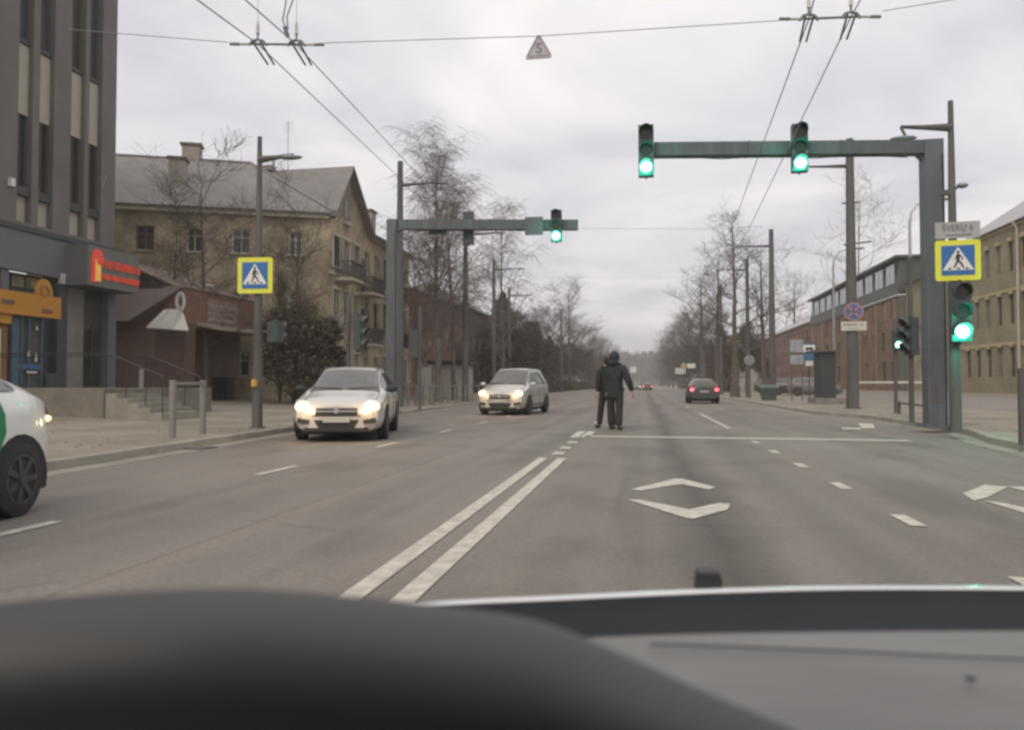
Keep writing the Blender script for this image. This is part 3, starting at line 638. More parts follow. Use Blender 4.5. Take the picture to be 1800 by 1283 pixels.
for (c0, c1) in cols:
    cyy = (c0 + c1) / 2; wd = c1 - c0; xr = XA - .30
    MB().box((xr + .02, cyy, (z_l0 + z_l1) / 2), (.06, wd - .004, z_l1 - z_l0 - .02)).build('spandrel_panel', ASP, A)
    MB().box((xr + .10, cyy, (z_l1 + z_w0) / 2), (.24, wd - .004, z_w0 - z_l1)).build('sill', ADK, A)
    o = MB().box((xr - .02, cyy, (z_w0 + z_t0) / 2), (.04, wd - .004, z_t0 - z_w0)).build('window', GLS, A)
    f = MB(); f.box((xr + .03, cyy, (z_w0 + z_t0) / 2), (.05, .07, z_t0 - z_w0 - .01))
    for s in (-1, 1): f.box((xr + .03, cyy + s * (wd / 2 - .05), (z_w0 + z_t0) / 2), (.05, .09, z_t0 - z_w0 - .01))
    f.build('frame', ADK, o)
    MB().box((xr + .06, cyy, (z_t0 + z_t1) / 2), (.10, wd - .004, z_t1 - z_t0 - .01)).build('spandrel_panel', ASP, A)
    MB().box((xr + .08, cyy, z_t1 + .09), (.2, wd - .004, .14)).build('sill', ADK, A)
    o = MB().box((xr - .02, cyy, (z_t1 + .16 + ztop - 1) / 2), (.04, wd - .004, ztop - 1 - z_t1 - .16)).build('window', mat('blue_glass', (.06, .07, .09), .1, .2, 1.0, spec=.6), A)
    f = MB(); f.box((xr + .03, cyy, (z_t1 + ztop - .8) / 2), (.05, .07, ztop - 1.2 - z_t1)); f.build('frame', ADK, o)
MB().b2((XA - .1, yA0, z_band - .18), (XA + .12, yA1 + .02, z_band - .002)).build('ledge', ADK, A)
zfas = zf(478, 38)
MB().b2((XA - .2, yA0, zfas), (XA + .06, yon(152, XA) - .02, z_band - .19)).build('fascia', AW2, A)
MB().b2((XA - .3, yon(152, XA), zfas - .2), (XA - .05, yA1, z_band - .19)).build('fascia', ADK, A)
MB().b2((XA - .6, yA0, zA - .2), (XA - .35, yA1, zfas - .01)).build('ground_floor_wall', ADK, A)
for a_, b_, mm in ((100, 118, ADK), (190, 204, AW2), (0, 14, AW2)):
    MB().b2((XA - .34, yon(a_, XA), zA - .2), (XA - .02, yon(b_, XA), zfas - .02)).build('pillar', mm, A)
# stone pier and entrance door
MB().b2((XA - .34, yon(121, XA), zA + .5), (XA - .1, yon(150, XA), zfas - .25)).build('stone_pier', ACON, A)
d_ = MB().b2((XA - .34, yon(155, XA), zA + .65), (XA - .28, yon(186, XA), zA + 3.0)).build('door', GLS, A); MB().b2((XA - .27, yon(170, XA), zA + .65), (XA - .24, yon(171.5, XA), zA + 3.0)).build('frame', ADK, d_)
o = MB().b2((XA - .34, yon(32, XA), zat(505, XA, yon(50, XA))), (XA - .31, yon(78, XA), zat(485, XA, yon(50, XA)))).build('window', mat('warm_dim_glass', (.22, .18, .12), .3, .5, 3), A)
MB().b2((XA - .3, yon(54, XA), zat(505, XA, yon(50, XA))), (XA - .27, yon(56, XA), zat(485, XA, yon(50, XA)))).build('frame', ADK, o)
MB().b2((XA - .05, yon(101, XA), zat(499, XA, yon(104, XA))), (XA + .12, yon(108, XA), zat(481, XA, yon(104, XA)))).build('wall_lamp', INSUL, A)
MB().b2((XA + .0, yon(8, XA), zat(328, XA, yon(12, XA))), (XA + .14, yon(15, XA), zat(314, XA, yon(12, XA)))).build('wall_camera', SWH, A)
o = MB().tube([(XA + .02, yon(174, XA), zat(333, XA, yon(178, XA))), (XA + .5, yon(181, XA + .5), zat(318, XA, yon(178, XA)))], .02, 6).build('flag_rod', SWH, A)
# blue kiosk front with orange fascia
K = thing('exchange_kiosk', 'shop front with orange fascia and blue door at the foot of the dark building', 'kiosk', (0, 0, 0))
XK = XA + .75; ORG = mat('orange_board', (.46, .215, .03), .6, .08, 2); KB = mat('kiosk_blue', (.075, .115, .15), .5, .15, 2)
yk = lambda px: yon(px, XK)
zk1, zk0 = zat(517, XK, yk(60)), zat(556, XK, yk(60))
o = MB().b2((XK - .12, yk(-40), zk0), (XK, yk(106), zk1)).build('fascia_board', ORG, K)
b = MB(); cyk = yk(77); ck = zk1 + .02; b.prism([(XK - .1, cyk + .36 * math.cos(R(a)), ck + .55 * max(0, math.sin(R(a)))) for a in range(0, 181, 20)], (.09, 0, 0)); b.build('rounded_crest', ORG, K)
b = MB()
for k in range(10): b.box((XK + .012, cyk + .17 * math.cos(R(k * 36)), ck + .12 + .17 * math.sin(R(k * 36))), (.02, .1, .07), tilt=Matrix.Rotation(R(k * 36 + 90), 3, 'X'))
b.build('round_emblem', mat('emblem_red', (.33, .16, .07), .6, .1, 5), K)
rn = random.Random(5)
for a_, b_, zz, mm in ((2, 26, (zk0 + zk1) / 2, mat('grey_ink', (.16, .12, .09), .6, .1, 5)), (74, 90, zk0 + .22, mat('violet_ink', (.22, .10, .10), .6, .1, 5))):
    b = MB(); y = yk(a_)
    while y < yk(b_): h_ = rn.uniform(.1, .16); b.box((XK + .012, y, zz), (.02, .05, h_)); y += .075
    b.build('lettering', mm, K)
MB().b2((XK - .7, yk(-40), zA - .2), (XK - .25, yk(24), zk0 - .35)).build('side_panel', mat('dull_orange', (.22, .11, .04), .7, .1, 2), K)
MB().b2((XK - .24, yk(-40), zk0 - .32), (XK - .1, yk(24), zk0 - .02)).build('side_fascia', ORG, K)
MB().b2((XK - .3, yk(-10), zA), (XK - .12, yk(6), zk0 - .5)).build('white_post', SWH, K)
dk = MB().b2((XK - .34, yk(30), zA - .1), (XK - .3, yk(84), zk0 - .01)).build('door', mat('door_glass', (.07, .075, .07), .15, .4, 3, spec=.6), K)
f = MB()
for px in (31, 47, 60, 82): f.b2((XK - .3, yk(px), zA - .1), (XK - .22, yk(px + 2.6), zk0 - .02))
f.b2((XK - .29, yk(34), zat(640, XK, yk(60))), (XK - .24, yk(82), zat(650, XK, yk(60)))); f.build('frame', KB, dk)
MB().b2((XK - .3, yk(30.5), zA - .05), (XK - .265, yk(46), zk0 - .1)).build('blue_side_panel', KB, dk)
for px, py, ww, hh, mm in ((60, 622, .10, .14, WFR), (73, 628, .07, .30, WFR), (66, 645, .4, .10, BLU), (66, 654, .42, .05, SWH), (72, 692, .24, .32, SWH), (74, 577, .08, .13, WFR)):
    MB().box((XK - .22, yk(px), zat(py, XK, yk(px))), (.015, ww, hh)).build('notice', mm, dk)
MB().b2((XK - .3, yk(86), zA - .1), (XK - .1, yk(104), zk0 - 1.9)).build('grey_cabinet', mat('cabinet_grey', (.05, .06, .065), .6, .1, 2), K)
# red illuminated sign box over the entrance
XS = XA + .95; ysx = lambda px: yon(px, XS)
S_ = thing('shop_sign', 'grey sign box with two red lines of lettering and yellow emblem', 'sign', (0, 0, 0))
zs1, zs0 = zat(440, XS, ysx(195)), zat(508, XS, ysx(195))
MB().b2((XS - 1.0, ysx(152), zs0), (XS, ysx(242), zs1)).build('box', mat('sign_grey', (.15, .15, .145), .6, .08, 2), S_)
REDL = mat('red_letters', (.5, .05, .03), .5, .12, 6, emit=(.75, .09, .05), es=.22); YL = mat('yellow_emblem', (.7, .4, .08), .5, .1, 6, emit=(.9, .5, .12), es=.2)
hs_ = zs1 - zs0; y0_, y1_ = ysx(158), ysx(240)
MB().b2((XS, ysx(157.5), zs0 + .12), (XS + .05, ysx(165), zs1 - .42)).build('emblem_back', REDL, S_)
b = MB(); b.disc((XS + .001, ysx(167.5), zs1 - .38), .27, (1, 0, 0), .05, 18); b.build('emblem_back', REDL, S_)
MB().b2((XS + .06, ysx(162.5), zs0 + .18), (XS + .08, ysx(172), zs1 - .5)).build('emblem', YL, S_)
b = MB(); b.disc((XS + .055, ysx(169), zs1 - .55), .14, (1, 0, 0), .04, 14); b.build('emblem_eye', REDL, S_)
rn = random.Random(11)
for zc_, hh in ((zs0 + hs_ * .60, .30), (zs0 + hs_ * .27, .22)):
    b = MB(); y = ysx(176)
    while y < ysx(239.5):
        wv = rn.uniform(.10, .17)
        b.box((XS + .03, y + .02, zc_), (.04, .035, hh)); 
        if rn.random() < .8: b.box((XS + .03, y + wv * .5, zc_ + rn.choice((-1, 1)) * (hh / 2 - .03)), (.038, wv * .8, .05))
        if rn.random() < .6: b.box((XS + .03, y + wv * .5, zc_), (.036, wv * .7, .045))
        if rn.random() < .6: b.box((XS + .03, y + wv * .85, zc_), (.039, .035, hh * .95))
        y += wv + .045
    b.build('lettering', REDL, S_)
# entrance steps
E_ = thing('entrance_steps', 'stone landing with stairs and thin dark railing below the red sign', 'steps', (0, 0, 0))
pf = gp(120, 728, .30); pf2 = gp(247, 728, .30); zp = zat(683, pf.x, pf.y)
EST = mat('step_stone', (.17, .155, .13), .85, .25, 2); xw = XA - .3; ys0 = (pf.y + pf2.y) / 2; xs1 = at(182, 683, -sy * pf.x + cy * pf.y).x
MB().b2((xw, ys0, .1), (xs1, ys0 + 5.0, zp)).build('landing', EST, E_)
nst = 5; run = (gp(300, 728, .3).x - xs1) / nst * .95
for k in range(nst):
    MB().b2((xs1 + .002 + run * k, ys0 + .05, .1), (xs1 + run * (k + 1), ys0 + 1.9, zp - (zp - .3) / (nst + .3) * (k + 1))).build('step', mat('step_tread', (.235, .22, .185), .85, .25, 2), E_)
b = MB()
for yy_ in (ys0 + .1, ys0 + 1.8):
    b.tube([(xw + .5, yy_, zp + .95), (xs1, yy_, zp + .95), (xs1 + run * nst, yy_, .3 + 1.0)], .018, 6)
    for fx in (0, .35, .7, 1.0): b.tube([(xs1 + run * nst * fx, yy_, zp - (zp - .3) * fx), (xs1 + run * nst * fx, yy_, zp + .95 - (zp - .35) * fx)], .013, 6)
b.build('railing', BLK, E_)
# ---- brown low shop building
XB = -19.0; yb0, yb1 = yon(325, XB), yon(449, XB); zBg = gz(XB)
B = thing('brown_shop', 'low brown shop with sloped roof, white corner fascia and pale sign board', 'building', (0, 0, 0))
BRN = mat('brown_cladding', (.19, .108, .075), .75, .1, 2); BRR = mat('brown_roof', (.165, .13, .118), .65, .08, 3); BRL = mat('pale_brown_roof', (.24, .19, .165), .65, .08, 3)
zt_ = zat(532, XB, yb1); zb0_ = zat(590, XB, yb1)
MB().b2((XB - 1.0, yb0, zb0_), (XB, yb1, zt_)).build('fascia_box', BRN, B)
MB().b2((XB - 8, yb0 + .1, zBg - .2), (XB - .8, yb1 - .05, zb0_ - .002)).build('wall', mat('brown_wall', (.15, .102, .08), .85, .2, 1.5), B)
MB().b2((XB - 8, yb0 + .1, zb0_), (XB - 1.002, yb1 - .05, zt_ - .1)).build('upper_wall', BRN, B)
MB().b2((XB - 1.0, yb0 - .05, zt_ + .002), (XB + .05, yb1 + .05, zt_ + .08)).build('coping', BRL, B)
MB().prism([(XB + .01, yon(345, XB), zb0_ + .28), (XB + .9, yon(345, XB) + .3, zb0_ - .02), (XB + .9, yon(345, XB) + .3, zb0_ - .08), (XB + .01, yon(345, XB), zb0_ + .1)], (0, yb1 - yon(345, XB) + .6, 0)).build('awning', BRL, B)
zq = zat(551, XB, yon(388, XB)); o = MB().b2((XB, yon(362, XB), zat(572, XB, yon(388, XB))), (XB + .07, yon(415, XB), zat(530, XB, yon(388, XB)))).build('sign_board', mat('pink_board', (.26, .185, .165), .6, .15, 4), B)
b = MB(); rn = random.Random(9)
for row in (.32, -.05, -.33):
    y = yon(366, XB)
    while y < yon(412, XB): wv = rn.uniform(.08, .2); b.box((XB + .078, y, zq + row + rn.uniform(-.04, .04)), (.014, wv, .05 if row > -.2 else .16)); y += wv + rn.uniform(.03, .09)
b.build('lettering', mat('pale_ink', (.42, .36, .33), .6, .1, 5), o)
MB().tube([(XB + .04, yb1 + .02, zt_ - .1), (XB + .04, yb1 + .02, zb0_ + .5)], .04, 6).build('downpipe', WFR, B)
# south-facing end: mansard, wall, gable
yf = yb0 - .02; xl = XB - 5.2
zm1, zm0 = zat(508, XB - 2, yf), zat(567, XB - 2, yf)
b = MB(); b.add([(xl, yf - .9, zm0), (XB - 2.0, yf - .9, zm0), (XB - .15, yf - .1, zm1), (xl, yf - .1, zm1), (xl, yf + .2, zm0), (XB - 2.0, yf + .2, zm0), (XB - .15, yf + .2, zm1 - .05), (xl, yf + .2, zm1 - .05)], [(0, 1, 2, 3), (4, 5, 6, 7), (0, 1, 5, 4), (1, 2, 6, 5), (3, 2, 6, 7), (0, 3, 7, 4)])
b.build('mansard', BRR, B)
MB().b2((xl, yf + .22, zBg - .2), (XB - 1.4, yf + .6, zm0 + .0)).build('end_wall', mat('teal_grey_wall', (.10, .10, .095), .85, .2, 1.5), B)
MB().b2((XB - 1.35, yf - .05, zBg - .1), (XB + .02, yf + .7, zm0 - .01)).build('brick_pillar', brick_mat('brown_brick', (.15, .085, .06), (.12, .07, .055), (.13, .11, .1)), B)
d_ = MB().b2((XB - 2.6, yf + .14, zBg), (XB - 1.7, yf + .2, zBg + 2.2)).build('door', GLS, B); MB().b2((XB - 2.2, yf + .10, zBg + .5), (XB - 2.0, yf + .13, zBg + 1.4)).build('notice', WFR, d_)
def yplane(px, py, Y):
    d, _ = ray(px, py); k_ = Y / d.y; return Vector((d.x * k_, Y, CH + d.z * k_))
b = MB(); top_ = [(288, 544), (300, 543), (312, 544), (322, 549)]; bot_ = [(256, 576), (280, 577), (305, 579), (332, 581)]; vs = []
for i_ in range(4):
    dy_ = (-1.0, -1.15, -1.05, -.6)[i_]; vs += [yplane(*bot_[i_], yf + dy_ - .15), yplane(*top_[i_], yf + dy_ + .2)]
b.add(vs, [(2 * k, 2 * k + 2, 2 * k + 3, 2 * k + 1) for k in range(3)]); o = b.build('curved_fascia', mat('cream_fascia', (.48, .47, .42), .6, .1, 3), B, fix=False)
md = o.modifiers.new('s', 'SOLIDIFY'); md.thickness = .08
rc_ = yplane(317, 530, yf - .5); b = MB()
for k in range(16):
    a_ = 2 * math.pi * k / 16; b.box((rc_.x + .17 * math.cos(a_), rc_.y, rc_.z + .33 * math.sin(a_)), (.09, .06, .15), tilt=Matrix.Rotation(-a_ * .0, 3, 'Y'))
b.build('ring_emblem', SWH, B)
b = MB(); b.box((XB + .05, yf + 1.7, zt_ + .33), (.06, .55, .07)); b.build('white_light_bar', SWH, B)
# gabled upper volume behind
gx0, gx1, gy = XB - 5.0, XB - 1.0, yf + 1.2; gzr = zat(458, gx0 + .9, gy)
b = MB(); b.prism([(gx0 - 3, gy, zm1), (gx1, gy, zm1), (gx0 + .9, gy, gzr - .05), (gx0 - 3, gy, gzr - .05)], (0, 6.5, 0)); b.build('gable_wall', mat('dark_brown', (.095, .07, .06), .8, .1, 2), B)
b = MB(); b.add([(gx0 + .8, gy - .3, gzr + .06), (gx1 + .3, gy - .3, zm1 + .05), (gx1 + .3, gy + 6.8, zm1 + .05), (gx0 + .8, gy + 6.8, gzr + .06)], [(0, 1, 2, 3)]); o = b.build('roof', BRL, B); md = o.modifiers.new('s', 'SOLIDIFY'); md.thickness = .07; md.offset = 0
for px, dh_, lab in ((395, 34.5, 'small dark bin beside the brown shop wall'),):
    q = at(px, 676, dh_)
    t = thing('bin', lab, 'bin', (q.x, q.y, gz(q.x))); MB().prism([(-.3, -.3, 0), (.3, -.3, 0), (.36, -.36, 1.0), (-.36, -.36, 1.0)], (0, .66, 0)).build('body', BLK, t); MB().box((0, -.03, 1.03), (.78, .78, .06)).build('lid', BLK, t)
# ---- yellow brick corner house with gable
XC = -16.5; Pc = Vector((XC, yon(577, XC), 0)); P2q = at(190, 676, 37.0); P2 = Vector((P2q.x, P2q.y, 0)) ; P2 += (P2 - Pc) * .35
H_ = thing('corner_house', 'old yellow brick house with grey hipped roof and road facing gable', 'building', (0, 0, 0))
HB = brick_mat('yellow_brick', (.54, .45, .31), (.44, .365, .24), (.36, .32, .26), stain=.5); HT = mat('stone_trim', (.46, .42, .34), .85, .2, 2); HR = mat('slate_roof', (.21, .20, .197), .8, .16, 1.3, bump=.2)
HS = mat('pale_stucco', (.50, .46, .38), .85, .25, .8)
ze = zat(380, Pc.x, Pc.y) + .1; zg = .2
U = (P2 - Pc).normalized(); Wn = (P2 - Pc).length; Nn = Vector((U.y, -U.x, 0));
if Nn.y > 0: Nn = -Nn
# near wall, runs left from the corner
def upx(px):  # distance from corner along near wall for a picture column
    best = min(range(0, 2600), key=lambda k: abs(900 + F * ((Pc + U * (k * .01)).x * cy + (Pc + U * (k * .01)).y * sy) / (-sy * (Pc + U * (k * .01)).x + cy * (Pc + U * (k * .01)).y) - px)); return best * .01
zw1, zw0 = zat(415, Pc.x - 4, Pc.y), zat(455, Pc.x - 4, Pc.y)
holes = []
for a_, b_ in ((405, 438), (325, 353), (235, 268), (505, 530), (140, 170)):
    x0_, x1_ = upx(b_), upx(a_); 
    for dz in (0, 3.2, 6.4):
        if zw0 - dz > .8: holes.append((x0_, x1_, zw0 - dz, zw1 - dz))
wbm = MB(); facade(wbm, Pc, U, Wn, ze, holes, .2, Nn); 
for hI, h_ in enumerate(holes): window(H_, Pc, U, Nn, h_, .18, WFR if hI not in (6, 7, 8) else mat('wood_frame', (.14, .10, .07), .7, .2, 4), GLS, 1, sill=HT, transom=True)
# road-facing wall
YE = 50.5; Lr = YE - Pc.y; holes2 = []
colsY = [.55, 1.9, 3.4, 5.1, 6.7, 8.2, 9.6, 11.0, 12.4]
for i, c_ in enumerate(colsY):
    for z_, h_ in ((1.1, 1.7), (4.3, 1.9), (7.5, 1.6)): holes2.append((c_, c_ + .75, z_, z_ + h_))
facade(wbm, Pc, EY, Lr, ze, holes2, .2, EX)
for h_ in holes2: window(H_, Pc, EY, EX, h_, .18, WFR if random.random() < .6 else MATS['wood_frame'], GLS, 1, sill=HT)
gyp, gy1 = yon(606, XC), yon(643, XC); zgp = zat(293, XC, gyp)
wbm.add([(XC, Pc.y, ze), (XC, gy1, ze), (XC, gyp, zgp - .15)], [(0, 1, 2)])
wbm.add([(XC, YE, 0), (XC - 9, YE, 0), (XC - 9, YE, ze), (XC, YE, ze)], [(0, 1, 2, 3)])
wbm.build('wall', HB, H_, fix=False)
b = MB(); zlo = ze - .35
for k in (3.2, 6.5): b.box((XC + .03, (Pc.y + YE) / 2, k + .6), (.06, Lr, .16))
b.box((XC + .06, (gy1 + YE) / 2 + .2, ze - .1), (.35, YE - gy1, .26))
b.prism([Pc + Nn * .3 + EZ * (ze - .28), Pc + Nn * .3 + EZ * (ze - .02), Pc + Nn * .0 + EZ * (ze - .02), Pc + EZ * (ze - .28)], U * Wn); b.build('cornice', HT, H_)
# light stucco surrounds on the road front
for c_ in colsY[:3] + colsY[5:7]:
    for z_, h_ in ((1.1, 1.7), (4.3, 1.9), (7.5, 1.6)):
        y_ = Pc.y + c_; f = MB()
        for s, ox in ((-1, -.1), (1, .85)): f.b2((XC + .002, y_ + ox - .07, z_ - .05), (XC + .07, y_ + ox + .07, z_ + h_ + .05))
        f.b2((XC + .002, y_ - .2, z_ + h_ + .052), (XC + .12, y_ + .95, z_ + h_ + .22)); f.build('window_surround', HS, H_)
MB().b2((XC - .01, gyp - .22, zat(385, XC, gyp)), (XC + .03, gyp + .22, zat(352, XC, gyp))).build('attic_window', GLS, H_)
MB().b2((XC + .0, gyp - .4, zat(397, XC, gyp)), (XC + .25, gyp + .4, zat(391, XC, gyp))).build('ledge', HT, H_)
# balconies
for yc_, zb_, wv in ((Pc.y + 1.6, 6.9, 1.7), (Pc.y + 4.9, 6.5, 2.0), (Pc.y + 4.9, 3.5, 1.7), (Pc.y + 9.9, 6.6, 1.6), (Pc.y + 9.9, 3.5, 1.6)):
    o = MB().b2((XC + .01, yc_ - wv / 2, zb_ - .16), (XC + 1.0, yc_ + wv / 2, zb_)).build('balcony', HT, H_)
    b = MB(); b.b2((XC + .9, yc_ - wv / 2, zb_ + .85), (XC + 1.0, yc_ + wv / 2, zb_ + .92))
    for s in (-1, 1): b.b2((XC + .02, yc_ + s * (wv / 2 - .02) - .02, zb_ + .85), (XC + .9, yc_ + s * (wv / 2 - .02) + .02, zb_ + .91))
    n = int(wv / .12)
    for k in range(n + 1): b.box((XC + .95, yc_ - wv / 2 + wv * k / n, zb_ + .43), (.03, .03, .84))
    for k in range(8):
        for s in (-1, 1): b.box((XC + .06 + .11 * k, yc_ + s * (wv / 2 - .02), zb_ + .43), (.03, .03, .84))
    b.build('balcony_railing', POLE, o)
    MB().b2((XC - .0, yc_ - .4, zb_ + .02), (XC + .02, yc_ + .4, zb_ + 2.1)).build('balcony_door', GLS, H_)
# roofs
Bk = -Nn  # towards the back
def online(px, py, base, dirv, z):  # point along a line seen at px
    best = min(range(-200, 3200), key=lambda k: abs(900 + F * ((base + dirv * (k * .01)).x * cy + (base + dirv * (k * .01)).y * sy) / (-sy * (base + dirv * (k * .01)).x + cy * (base + dirv * (k * .01)).y) - px)); p_ = base + dirv * (best * .01); return Vector((p_.x, p_.y, z))
rb = Pc + Bk * 4.3; zr = zat(281, (rb + U * 8).x, (rb + U * 8).y)
Re = online(437, 281, rb, U, zr); Rf = P2 + Bk * 4.3; Rf.z = zr
o1 = Pc + Nn * .45 - U * .3 + EZ * ze; o2 = P2 + Nn * .45 + EZ * ze; o3 = Pc + Bk * 8.6 - U * .3 + EZ * ze; o4 = P2 + Bk * 8.6 + EZ * ze
b = MB(); b.add([o1, o2, Rf, Re, o3, o4], [(0, 1, 2, 3), (0, 3, 4), (3, 2, 5, 4)]); r_ = b.build('main_roof', HR, H_); md = r_.modifiers.new('s', 'SOLIDIFY'); md.thickness = .12
b = MB(); b.tube([Re + EZ * .04, o1 + EZ * .06], .07, 6); b.tube([Re + EZ * .05, Rf + EZ * .05], .07, 6); b.build('ridge_flashing', mat('zinc', (.27, .26, .25), .6, .15, 2), r_)
rl = XC - 7.5
b = MB(); b.add([(XC + .5, Pc.y - .35, ze - .15), (rl, Pc.y - .35, ze - .15), (rl, gyp, zgp), (XC + .5, gyp, zgp), (XC + .5, gy1 + .35, ze - .15), (rl, gy1 + .35, ze - .15)], [(0, 1, 2, 3), (3, 2, 5, 4)])
o = b.build('gable_roof', HR, H_); md = o.modifiers.new('s', 'SOLIDIFY'); md.thickness = .14
b = MB(); b.add([(XC + .45, gy1, ze - .1), (XC + .45, YE + .3, ze - .1), (XC - 4.3, YE + .3, ze + 2.4), (XC - 4.3, gy1, ze + 2.4)], [(0, 1, 2, 3)]); o = b.build('side_roof', HR, H_); md = o.modifiers.new('s', 'SOLIDIFY'); md.thickness = .14
# chimneys
def chimney(c, d, z0, z1, rz=0.0):
    o = MB().box((c[0], c[1], (z0 + z1) / 2), (d[0], d[1], z1 - z0), rz).build('chimney', mat('chimney_render', (.30, .27, .245), .9, .2, 1.5), H_)
    MB().box((c[0], c[1], z1 + .06), (d[0] * 1.22, d[1] * 1.22, .12), rz).build('chimney_cap', mat('chimney_cap', (.14, .13, .125), .9, .2, 2), o)
ra = math.atan2(U.y, U.x)
c1 = rb + U * upx(333) * 1.02; chimney(online(333, 300, rb + Bk * .2, U, 0), (.95, .7), zr - 1.6, zat(258, c1.x, c1.y), ra)
c2 = online(309, 330, Pc + Bk * 1.9, U, 0); chimney(c2, (.8, .8), ze + .6, zat(283, c2.x, c2.y), ra)
c3 = Vector((XC - 1.8, yon(644, XC - 1.8), 0)); chimney(c3, (.9, .9), ze, zat(374, c3.x, c3.y))
# roof cowl + antennas
c4 = Vector((rl + 2.6, gyp, zgp)); b = MB(); b.box((c4.x, c4.y, c4.z + .1), (1.0, .6, .3)); b.build('roof_hatch', HR, H_)
def antenna(p, h, label, n=4):
    t = thing('antenna', label, 'antenna', p); b = MB(); b.tube([(0, 0, 0), (0, 0, h)], .02, 5)
    for k in range(n): b.tube([(-.3, 0, h - .12 - k * .16), (.3, 0, h - .12 - k * .16)], .01, 4)
    b.build('mast', WIRE, t)
aq = online(503, 290, Vector((XC, gyp, 0)), Vector((-1, 0, 0)), zgp - .1); antenna(aq, zat(210, aq.x, aq.y) - zgp, 'tall thin rooftop aerial with crossbars on the gabled ridge')
aq = Vector((XC - 2.3, yon(627, XC - 2.3), ze + .8)); antenna(aq, zat(345, aq.x, aq.y) - aq.z, 'short rooftop aerial beside the right chimney of the yellow house', 2)
t = thing('ventilator', 'small cowl ventilator on the gabled roof ridge', 'roof vent', c4 + Vector((.5, 0, .2))); autosmooth(MB().tube([(0, 0, 0), (0, 0, .5), (0, 0, .5), (0, 0, .62)], [.08, .08, .22, .05], 10).build('cowl', STEEL, t))

# ---- generic street building parallel to the road
def block(name, label, X, y0, y1, z1, sgn, wall, roof, floors, pitchw, ww, wh, roof_h=2.0, depth=10, frame=WFR, glass=GLS, base=None, sill=None, hip=True, margin=1.0, eave=.35, trim=None, z0w=1.2, fl=3.1):
    t = thing(name, label, 'building', (0, 0, 0)); zg_ = gz(X) - .2
    N_ = Vector((-sgn, 0, 0)); O = Vector((X, y0, zg_)); hs = []
    n = int((y1 - y0 - 2 * margin + pitchw - ww) // pitchw); off = margin
    for i in range(n):
        for j in range(floors): hs.append((off + i * pitchw, off + i * pitchw + ww, z0w + j * fl, z0w + j * fl + wh))
    b = MB(); facade(b, O, EY, y1 - y0, z1 - zg_, hs, .16, N_); Xb = X + sgn * depth
    for yy_ in (y0, y1): b.add([(X, yy_, zg_), (Xb, yy_, zg_), (Xb, yy_, z1), (X, yy_, z1)], [(0, 1, 2, 3)])
    b.add([(Xb, y0, zg_), (Xb, y1, zg_), (Xb, y1, z1), (Xb, y0, z1)], [(0, 1, 2, 3)]); b.build('wall', wall, t, fix=False)
    rg = random.Random(len(name) + int(y0))
    for h_ in hs: window(t, O, EY, N_, h_, .15, frame, GLSW if rg.random() < .3 else glass, 1, sill=sill)
    if roof_h > 0:
        b = MB(); xm = (X + Xb) / 2; hi = min(4, (y1 - y0) / 3) if hip else 0; xe = X - sgn * eave; xf = Xb + sgn * eave
        b.add([(xe, y0 - eave, z1), (xe, y1 + eave, z1), (xf, y1 + eave, z1), (xf, y0 - eave, z1), (xm, y0 + hi - eave, z1 + roof_h), (xm, y1 - hi + eave, z1 + roof_h)], [(0, 1, 5, 4), (2, 3, 4, 5), (0, 4, 3), (1, 2, 5), (3, 2, 1, 0)])
        b.build('roof', roof, t)
    if trim:
        b = MB()
        for zz in trim[1]: b.box((X - sgn * .04, (y0 + y1) / 2, zz), (.08, y1 - y0, .2))
        b.build('string_course', trim[0], t)
    return t
RB = brick_mat('red_brick', (.26, .11, .08), (.20, .09, .068), (.17, .14, .12)); RB2 = brick_mat('dark_brick', (.13, .082, .065), (.10, .07, .058), (.11, .1, .09))
YB = brick_mat('olive_brick', (.30, .26, .16), (.255, .22, .135), (.2, .18, .14), stain=.25); TIN = mat('tin_roof', (.32, .32, .33), .55, .12, 1.2); GRR = mat('green_roof', (.12, .135, .12), .7, .12, 1)
block('red_brick_house', 'red brick house just right of the left gantry post', -17, 51, 65, 8.2, -1, RB, mat('dark_roof', (.10, .09, .085), .8, .2, 1), 2, 2.6, 1.1, 1.7, 1.6)
block('brown_house', 'dark brown house with greenish hipped roof behind the birch trees', -17, 69, 90, 8.6, -1, RB2, GRR, 2, 2.8, 1.0, 1.6, 3.0)
block('distant_house', 'dim distant house beyond the greenish roofed one on the left', -18, 96, 125, 8.8, -1, mat('dim_render', (.12, .11, .10), .9, .2, .5), mat('dark_roof', (.1, .1, .1)), 2, 3.2, 1.2, 1.6, 2.5)
block('distant_house', 'farthest low grey house on the left under bare trees', -17, 145, 185, 8.5, -1, mat('grey_wall_far', (.22, .215, .2), .9, .2, .5), mat('dark_roof', (.1, .1, .1)), 2, 3.6, 1.2, 1.6, 2.5)
YH = block('yellow_brick_building', 'long three storey olive yellow brick building at the right edge', 24.4, 40, 63.5, 11.9, 1, YB, TIN, 3, 1.72, .72, 2.0, 4.6, 12, frame=None, glass=GLS, sill=None, z0w=1.35, fl=3.55, trim=(mat('ochre_trim', (.40, .335, .20), .85, .15, 2), (3.9, 7.5, 11.75)), margin=.7)
b = MB(); yy_ = 40 + .7
while yy_ < 62.5:
    for j in range(3): b.box((24.35, yy_ + .36, gz(24.4) - .2 + 1.35 + j * 3.55 + 2.14), (.12, .5, .26))
    yy_ += 1.72
o = b.build('keystones', MATS['ochre_trim'], YH); o['kind'] = 'stuff'
b = MB(); b.tube([(24.25, 53.6, .4), (24.25, 53.6, 11.4), (24.0, 53.6, 11.8)], .09, 8); b.build('downpipe', mat('cream_pipe', (.42, .38, .33), .6, .1, 3), YH)
